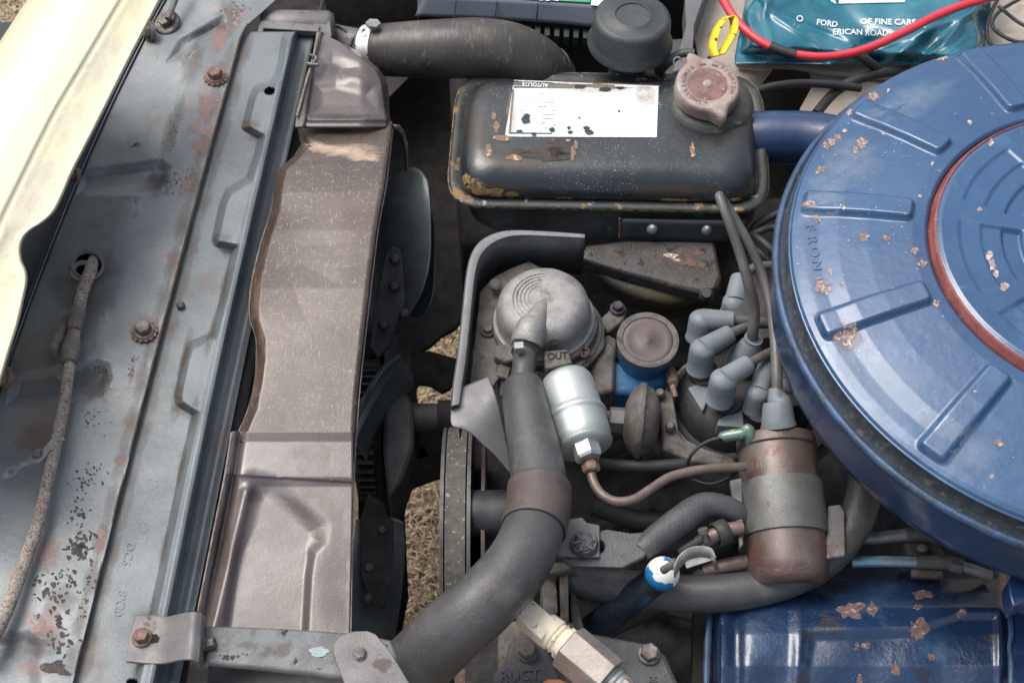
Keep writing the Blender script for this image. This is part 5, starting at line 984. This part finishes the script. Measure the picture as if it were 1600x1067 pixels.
boots = [
 ((1092, 528, -.112), (1097, 500, -.096), (1147, 501, -.094), 22, 20, 16.5, [(1140, 501, -.094), (1180, 502, -.096), (1235, 512, -.10), (1300, 525, -.11)], 'upper left grey spark plug boot pointing right above the distributor'),
 ((1093, 576, -.110), (1098, 546, -.090), (1141, 521, -.090), 22, 20, 16.5, [(1134, 525, -.090), (1160, 513, -.094), (1200, 506, -.10), (1250, 515, -.11)], 'grey spark plug boot between the upper left one and the middle one'),
 ((1124, 624, -.106), (1131, 594, -.085), (1170, 568, -.085), 23.5, 21, 17, [(1164, 572, -.085), (1192, 556, -.09), (1235, 538, -.10), (1300, 525, -.11)], 'middle grey spark plug boot nearest the coil side of the cap'),
 ((1179, 638, -.116), (1185, 614, -.100), (1199, 568, -.102), 21, 19, 15, [(1198, 574, -.102), (1206, 550, -.11), (1240, 530, -.12)], 'grey spark plug boot half behind the coil lead'),
 ((1224, 618, -.126), (1230, 600, -.114), (1243, 560, -.116), 22, 20, 18, [(1242, 564, -.116), (1262, 530, -.125), (1290, 500, -.13)], 'dim grey spark plug boot right of the coil lead under air cleaner'),
 ((1146, 490, -.130), (1149, 474, -.116), (1156, 434, -.116), 22, 20, 16.5, [(1156, 440, -.116), (1180, 418, -.12), (1230, 415, -.13)], 'topmost grey spark plug boot standing behind the long leads'),
]
for A_, B_, C_, r1, r2, r3, wi, l_ in boots:
    w_ = thing('spark_plug_lead', l_, 'ignition lead', 'spark plug leads on the distributor')
    r1 *= .92; a3, b3 = W(*A_), W(*B_); d3 = b3 - a3; L3 = d3.length; s = mpp(b3)
    obj('boot', rev(a3, d3, [(-.001, (r1 + 1) * s), (.0005, (r1 + 1.8) * s), (.0015, (r1 + .8) * s), (.002, r1 * s), (L3 * .6, (r1 + .5) * s)] + [(L3 + sin(q) * r2 * .75 * s, (r1 + .5) * s * cos(q)) for q in np.linspace(0, pi / 2, 9)], 36), 'boot', w_, 60)
    r2 *= .9; r3 *= .9
    obj('boot_arm', tube([B_, tuple(a + (b - a) * .5 for a, b in zip(B_, C_)), tuple(a + (b - a) * .93 for a, b in zip(B_, C_)), C_], [r2, (r2 + r3) / 2, r3, r3 - 1.5], 28, 4), 'boot', w_, 60)
    obj('wire', tube(wi, 7.5, 14, 8), 'wire', w_)
cw = thing('coil_lead', 'long arched dark ignition lead from the distributor centre to the coil', 'ignition lead')
obj('wire', tube([(1170, 548, -.112), (1176, 522, -.085), (1178, 480, -.065), (1168, 437, -.045), (1153, 386, -.03), (1138, 345, -.018), (1124, 307, -.012), (1134, 318, -.024), (1166, 372, -.040), (1189, 424, -.055), (1203, 477, -.065), (1211, 529, -.072), (1214, 590, -.08), (1215, 640, -.092)], [9, 9, 9, 8.5, 8, 7.5, 7, 6.5, 7, 7.5, 8, 8.5, 9, 10], 18, 8), 'wire', cw)
obj('centre_boot', tube([(1160, 575, -.125), (1163, 560, -.11), (1172, 542, -.098), (1178, 530, -.090)], [28, 27, 19, 13], 28, 6), 'boot', cw)
obj('boot_lip', tube([(1176, 532, -.092), (1178, 528, -.089)], [15, 15], 20, 2), 'boot', cw)
obj('coil_boot', tube([(1213, 608, -.085), (1213, 624, -.088), (1215, 628, -.089), (1216, 655, -.095), (1217, 666, -.098)], [12, 14, 22, 26, 28], 28, 4), 'boot', cw, 40)

# ================================================================== IGNITION COIL
co = thing('ignition_coil', 'brown rusty cylindrical ignition coil with grey clamp band', 'ignition coil')
Ab = W(1212, 684, -.118); bx = Vector((.030, -.967, -.225)); bx.normalize(); s = mpp(Ab); Lc = .1035
prof = [(-.001, 30), (0, 56), (.0006, 60), (.0030, 62), (.0085, 62), (.0090, 60), (.011, 60.5), (.030, 61)]
obj('cap_end', rev(Ab, bx, [(h, r * s) for h, r in prof], 72), 'coil', co, 50)
cnn = obj('can', rev(Ab, bx, [(h, r * s) for h, r in [(.010, 60), (.088, 62.5), (.096, 62.3), (.102, 60.5), (.1065, 57), (.1095, 51), (.111, 44), (.1110, 40), (.1095, 36), (.1092, 0)]], 72), 'coil', co, 50)
cbn = obj('clamp_band', rev(Ab, bx, [(h, r * s) for h, r in [(.0355, 61), (.0355, 64.5), (.0375, 65.5), (.0730, 66.5), (.0745, 66), (.0745, 62)]], 72), 'coilband', co, 40)
obj('ring_bead', rev(Ab, bx, [(h, r * s) for h, r in [(.0085, 60), (.0092, 63), (.0102, 60)]], 72), 'coil', co, 50)
stain('red_wear', [(1225, 890, 60, 22, 0), (1180, 860, 22, 36, 0), (1290, 860, 16, 36, 0), (1180, 730, 26, 40, 0)], [cnn.name], smat('red_brown_wear', (.15, .06, .05), .33, .5, 50, .35, .6), co)
obj('tower', rev(Ab, -bx, [(h, r * s) for h, r in [(0, 28), (.004, 24), (.009, 22), (.012, 20)]], 32), 'gold', co)
obj('bracket_tab', plate([(1294, 790), (1314, 788), (1320, 800), (1321, 868), (1290, 872)], -.125, .004), 'bracket', co, bevel=.001)
obj('bracket_lug', plate([(1140, 750), (1160, 745), (1162, 850), (1156, 855), (1148, 800)], -.118, .006), 'coilband', co, bevel=.001)
gc = thing('green_connector', 'small green grey wire connector beside the top of the coil', 'connector')
obj('sleeve', tube([(1128, 684, -.105), (1132, 682, -.104), (1160, 677, -.100), (1164, 676, -.100)], [7, 9, 9, 7], 16, 4), 'greenpl', gc)
obj('terminal', tube([(1160, 676, -.10), (1168, 670, -.097), (1172, 680, -.10), (1172, 700, -.11)], [7, 9, 9, 8], 14, 4), 'greenpl', gc)
obj('wire', tube([(1130, 683, -.105), (1110, 688, -.108), (1092, 698, -.112), (1078, 714, -.118), (1072, 735, -.13)], 3, 10, 6), 'hosedark', gc)

# ================================================================== LOWER HOSES, PIPES, BRACKETS
hose1('vacuum_line', 'dark thin pipe crossing below the distributor behind the fuel line', 'pipe', [(930, 722, -.13), (980, 728, -.13), (1060, 726, -.13), (1180, 712, -.14)], [9, 10, 10, 9], 'hosedark')
hose1('thin_wire', 'fine black wire hanging in a loop behind the fuel line', 'wire', [(1080, 748, -.14), (1110, 756, -.14), (1140, 745, -.14), (1165, 725, -.14)], 2.5, 'hosedark')
for p, r, l_ in (([(1290, 700, -.17), (1240, 740, -.18), (1180, 770, -.19)], 9, 'dark hose running under the coil toward lower left'), ([(1330, 640, -.17), (1270, 660, -.17), (1225, 690, -.18)], 10, 'dark hose below the rim of the air cleaner'), ([(1300, 560, -.17), (1260, 600, -.17), (1245, 650, -.18)], 8, 'dark hose behind the dim right boot'), ([(930, 790, -.19), (1010, 815, -.19), (1090, 800, -.19)], 16, 'black fat hose deep below the fuel line')):
    hose1('dark_hose', l_, 'hose', p, r, 'hosedark', 'dark hoses deep between coil and air cleaner')
hh = hose1('heater_hose', 'thick grey heater hose curving below the coil', 'hose', [(880, 905, -.155), (960, 916, -.152), (1050, 926, -.150), (1130, 926, -.148), (1210, 912, -.148), (1280, 880, -.146), (1328, 830, -.142), (1350, 770, -.138), (1352, 700, -.135), (1345, 640, -.14)], [26, 28, 30, 30, 29, 29, 28, 28, 28, 28], 'hose', n=32)
hs2 = hose1('dark_hose', 'black hose lying under the blue dipstick tube', 'hose', [(900, 1010, -.21), (980, 968, -.20), (1060, 930, -.19), (1100, 900, -.19)], [14, 15, 15, 15], 'hosedark')
ar = thing('support_arm', 'dark painted tubular arm with flattened bolted end', 'bracket')
obj('tube', tube([(1000, 862, -.108), (1020, 845, -.108), (1060, 815, -.110), (1090, 794, -.112), (1115, 789, -.114), (1145, 798, -.120), (1160, 815, -.13)], [17, 21, 23, 22, 20, 19, 18], 28, 8), 'pipepaint', ar, 60)
obj('flat_end', plate([(884, 838), (950, 826), (985, 832), (1015, 830), (1035, 835), (1005, 870), (975, 886), (892, 884), (878, 870)], -.102, .004, holes=[ell(936, 853, 9, 11, 14)[::-1]]), 'pipepaint', ar, bevel=.001)
obj('tab', plate([(880, 812), (910, 808), (917, 816), (937, 820), (937, 870), (872, 868)], -.0985, .0025), 'bracket', ar, bevel=.0005)
bb = obj('bolt', join(revpx((913, 852, -.099), (912, 846, -.0935), [(0, 22), (.6, 22), (1, 20), (1, 14)], 32), revpx((913, 849, -.0955), (912, 844, -.091), [(0, 18), (.7, 17), (.8, 14), (1, 12), (1, 0)], 7)), 'pipepaint', ar, 30)
obj('bolt_ridges', join(*[box(W(912, 846, -.0915) + Matrix.Rotation(a, 3, 'Z') @ Vector((.0045, 0, 0)), .0033, .0008, .0011, Matrix.Rotation(a, 3, 'Z')) for a in np.linspace(.2, 2 * pi + .2, 7)[:-1]]), 'pipepaint', bb)
# dipstick
dp = thing('engine_dipstick', 'blue dipstick tube with flaked ball top and ring handle', 'dipstick')
obj('guide_tube', tube([(900, 1005, -.20), (950, 965, -.17), (1000, 925, -.14), (1032, 900, -.12)], [24, 24, 23, 22], 24, 5), mat('dirty_blue_tube', (.02, .10, .22), (.012, .015, .02), .4, s=18, lo=.42, hi=.56, layers=[dust]), dp)
o = W(1035, 896, -.112); s = mpp(o)
obj('ball_top', rev(o, Vector((.5, .45, .75)), [(cos(a) * 27 * s, sin(a) * 27 * s) for a in np.linspace(pi, 0, 20)], 40), 'ball', dp, 180)
obj('stem', tube([(1037, 890, -.088), (1046, 884, -.080), (1055, 876, -.075)], [7, 6, 6], 12, 4), 'tape', dp)
Ps = [(1052, 884), (1060, 868), (1075, 856), (1094, 852), (1112, 856), (1118, 868)]
P3 = [W(x, y, -.066) for x, y in [tuple(q[:2]) for q in crom([list(p) for p in Ps], 6)]]
obj('handle_loop', ribbon(P3, [p + Vector((.001, -.004, -.009)) for p in P3]), 'galv', dp, 60, solid=.0012)
obj('handle_end', plate([(1069, 876), (1110, 866), (1119, 868), (1118, 873), (1073, 887)], -.074, .001), 'galv', dp)
obj('loop_screw', tube([(1114, 872, -.07), (1120, 888, -.08)], 4, 10), 'rustbolt', dp)
hc = thing('screw_clamp', 'small dark screw clamp on the pipe stub left of the coil', 'clamp')
obj('clamp_ring', tube([(1118, 836, -.115), (1136, 828, -.115)], [20, 20], 24, 2, False), 'darkmetal', hc, solid=.002)
obj('pipe_stub', tube([(1090, 850, -.12), (1130, 830, -.115), (1160, 824, -.115)], [12, 12, 11], 18, 4), 'copper', hc)
obj('screw', join(revpx((1104, 846, -.105), (1098, 826, -.098), [(0, 5), (.7, 5), (.7, 9), (1, 8), (1, 0)], 12)), 'bolt', hc)
obj('clamp_strap', tube([(1060, 862, -.12), (1090, 846, -.115), (1106, 836, -.11)], [6, 7, 6], 10), 'darkmetal', hc)
cpp = hose1('brown_pipe', 'short brown pipe behind the lower end of the coil', 'pipe', [(1100, 893, -.145), (1140, 882, -.14), (1200, 872, -.14)], [10, 12, 12], 'copper')
# rails under the air cleaner
fr = thing('upper_fuel_rail', 'upper dull metal pipe under the air cleaner right of the coil', 'pipe')
obj('pipe', tube([(1340, 842, -.16), (1370, 840, -.16), (1420, 835, -.16)], [9, 10, 10], 16), 'galv', fr)
obj('sleeve', tube([(1415, 836, -.16), (1440, 836, -.16), (1480, 845, -.165)], [11, 12, 12], 16), 'alugrime', fr)
obj('saddle', plate([(1412, 846), (1470, 850), (1480, 872), (1420, 866)], -.163, .02), 'alugrime', fr, bevel=.002)
obj('bolt', revpx((1440, 860, -.163), (1440, 856, -.155), [(0, 10), (.6, 10), (1, 6), (1, 0)], 16), 'bolt', fr)
fr = thing('lower_fuel_rail', 'lower blue stained metal pipe above the rocker cover', 'pipe')
obj('pipe', tube([(1330, 878, -.155), (1380, 877, -.155), (1432, 878, -.155)], [9, 9, 9], 16), mat('blue_stained_pipe', (.10, .26, .36), (.3, .32, .34), .3, .6, s=60, layers=[dust]), fr)
obj('sleeve', tube([(1430, 878, -.155), (1460, 878, -.155), (1490, 880, -.155)], [10, 11, 11], 16), 'alugrime', fr)
obj('nut', revpx((1482, 880, -.155), (1505, 884, -.155), [(0, 11), (.1, 13), (.9, 13), (1, 10)], 6), 'bolt', fr)
obj('end_fitting', tube([(1500, 884, -.155), (1520, 890, -.158), (1545, 900, -.165)], [8, 9, 10], 14), 'galv', fr)
obj('under_clip', plate([(1424, 889), (1472, 892), (1474, 902), (1426, 900)], -.158, .004), 'alugrime', fr)

# ================================================================== TIMING COVER AND SENSOR
tc_ = thing('timing_cover', 'grimy grey cast timing cover with two bolts at the bottom', 'engine cover')
def zc(x, y): return -.135
tcb = obj('cover_left', plate([(776, 1130), (778, 975), (860, 955), (900, 980), (935, 990), (905, 1060), (960, 1130)], -.150, .06), 'alugrime', tc_, bevel=.003)
tcl = obj('cover_plate', plate([(762, 1130), (770, 1052), (790, 1030), (795, 1000), (830, 990), (856, 1004), (868, 1035), (874, 1050), (900, 1130)], -.138, .02), mat('blue_grey_casting', (.085, .088, .095), (.06, .06, .062), .6, .2, s=60, layers=[dust], bump=(.8, 500)), tc_, bevel=.003); TCL = tcl.name
obj('cast_text', text('RUCT', 812, 1056, 24, -3, [TCL], .0012, .0014), MATS['blue_grey_casting'], tc_, 30)
tcr = obj('cover_right', plate([(905, 985), (935, 990), (1020, 1006), (1040, 1022), (1060, 1067), (1075, 1130), (940, 1130), (900, 1050)], -.142, .03), MATS['blue_grey_casting'], tc_, bevel=.003); TCR = tcr.name
obj('cast_number', text('35', 1020, 1062, 14, 5, [TCR], .0012, .0014), MATS['blue_grey_casting'], tc_, 30)
hexbolt(823, 1018, -.137, 15, 'alugrime', tc_, flange=1.15, h=.7)
hexbolt(1014, 1022, -.141, 15, 'bolt', tc_, flange=1.2, h=.7)
obj('column', join(plate([(845, 892), (868, 885), (873, 960), (850, 975)], -.145, .05), plate([(874, 886), (888, 888), (889, 972), (876, 968)], -.140, .05), plate([(890, 890), (914, 985), (892, 985)], -.150, .05), plate([(825, 960), (855, 950), (900, 975), (900, 985), (826, 985)], -.142, .05)), 'alugrime', tc_, bevel=.002)
obj('column_head', plate([(846, 880), (890, 876), (896, 890), (870, 896), (846, 894)], -.135, .03), 'alugrime', tc_, bevel=.002)
sn = thing('temperature_sensor', 'brass hex sensor with dirty white plug end at the bottom', 'sensor')
zS = -.085
def obox(c, w, h, r, z0, z1, m, name, cut=0):    # oriented block in the image plane, axis direction r
    a = RAD(r); ux, uy = cos(a), sin(a); vx, vy = -sin(a), cos(a)
    q = [(c[0] - ux * w - vx * h, c[1] - uy * w - vy * h), (c[0] + ux * w - vx * h, c[1] + uy * w - vy * h), (c[0] + ux * w + vx * h, c[1] + uy * w + vy * h), (c[0] - ux * w + vx * h, c[1] - uy * w + vy * h)]
    return obj(name, plate(q, z0, z0 - z1), m, sn, bevel=.0012, segs=3)
obox((838, 966), 27, 19, 42, -.078, -.092, 'whiteplug', 'plug_blade')
obj('plug_collar', revpx((848, 977, -.088), (893, 1014, -.090), [(0, 20), (.06, 25), (.42, 27), (.46, 24), (.52, 24), (.55, 27), (.60, 24), (.66, 24), (.70, 28), (1, 28)], 40), 'whiteplug', sn, 30)
obj('hex_body', revpx((886, 1008, -.090), (950, 1062, -.092), [(0, 36), (.03, 39), (1, 39), (1, 30)], 6, .12), 'brass', sn, 30, bevel=.0006)
obj('threaded_neck', revpx((946, 1058, -.092), (975, 1084, -.094), [(0, 27), (.2, 27), (.25, 25), (.4, 27), (.5, 25), (.65, 27), (1, 26)], 32), 'galv', sn, 30)
obj('lower_hex', revpx((962, 1078, -.092), (1015, 1130, -.094), [(0, 30), (.04, 33), (1, 33)], 6), 'brass', sn, 30)
obj('copper_elbow', tube([(840, 1110, -.10), (862, 1084, -.10), (888, 1096, -.10)], [20, 24, 24], 20, 4), 'orange', sn)

# ================================================================== LOWER LEFT BRACKET
lb_ = thing('radiator_brace', 'chipped grey steel brace bolted across the bottom of the shroud', 'bracket')
obj('mounting_strap', grid([[(212, 960, -.054), (240, 960, -.054), (262, 962, -.052), (285, 957, -.044), (303, 955, -.040), (316, 957, -.043)], [(202, 998, -.054), (235, 998, -.054), (258, 998, -.052), (282, 994, -.044), (300, 992, -.040), (315, 995, -.043)], [(197, 1033, -.054), (230, 1036, -.054), (254, 1036, -.052), (278, 1031, -.044), (296, 1030, -.040), (312, 1034, -.043)]], 8, 6), 'bracket', lb_, 60, solid=.0025, bevel=.0005)
obj('strap_side', grid([[(314, 957, -.042), (320, 962, -.052), (324, 968, -.066)], [(311, 1034, -.042), (316, 1036, -.052), (318, 1040, -.066)]], 4, 4), 'bracket', lb_, 60, solid=.002)
hexbolt(222, 996, -.0535, 12.5, 'rustbolt', lb_, flange=1.3, rot=.2, label='rusty bolt')
obj('slot', plate([(232, 991), (244, 990), (250, 996), (247, 1003), (236, 1004)], -.0533, .0006), 'black', lb_)
hexbolt(320, 1006, -.056, 10, 'bolt', lb_, n=(1, .1, .25), flange=1.2, h=1.4)
br_ = obj('brace_bar', grid([[(318, 978, -.062), (390, 980, -.060), (470, 984, -.058), (550, 990, -.056), (610, 1000, -.055)], [(317, 1000, -.060), (390, 1004, -.058), (470, 1010, -.056), (550, 1018, -.054), (620, 1030, -.053)], [(314, 1030, -.059), (390, 1036, -.057), (470, 1044, -.055), (540, 1052, -.053), (620, 1062, -.052)], [(312, 1038, -.062), (390, 1046, -.060), (470, 1055, -.058), (540, 1064, -.056), (620, 1078, -.055)]], 8, 6), 'braket2', lb_, 60, solid=.0022); BRN = br_.name
obj('pale_chip', blob(498, 1018, 15, 7, [BRN], 14, .4, .0004), mat('pale_blue_primer', (.25, .32, .33), (.2, .26, .27), .5, s=60), lb_, 180)
obj('end_plate', plate([(520, 1018), (522, 1004), (532, 992), (550, 986), (575, 985), (587, 990), (612, 1020), (640, 1067), (660, 1130), (560, 1130), (530, 1046)], -.0485, .0025), 'bracket', lb_, bevel=.0006)
hexbolt(562, 1022, -.0484, 10, 'bracket', lb_, flange=1.15, h=.5)
gs2 = thing('lower_gusset', 'brown grey sheet gusset at the bottom under the cut hose end', 'bracket')
obj('sheet', plate([(575, 1070), (612, 1030), (640, 1050), (690, 1130), (560, 1130)], -.135, .003), 'band', gs2, bevel=.0005)
pst = thing('rusty_post', 'thin rusty strip standing at the bottom below the large hose', 'bracket')
obj('strip', plate([(711, 1046), (727, 1044), (728, 1130), (711, 1130)], -.16, .01), 'rust', pst, bevel=.001)
obj('lower_cover', plate([(728, 960), (780, 985), (776, 1130), (728, 1130)], -.19, .02), 'block', pst, bevel=.002)

# ================================================================== origins of things
bpy.context.view_layer.update()
for r in ROOTS:
    if r.type == 'EMPTY':
        pts = []
        def walk(o):
            for c in o.children:
                if c.type == 'MESH': pts.extend([c.matrix_world @ Vector(k) for k in c.bound_box])
                walk(c)
        walk(r)
        if not pts: continue
        c = Vector(((min(p.x for p in pts) + max(p.x for p in pts)) / 2, (min(p.y for p in pts) + max(p.y for p in pts)) / 2, min(p.z for p in pts)))
        r.location = c
        for ch in r.children: ch.location = ch.location - c
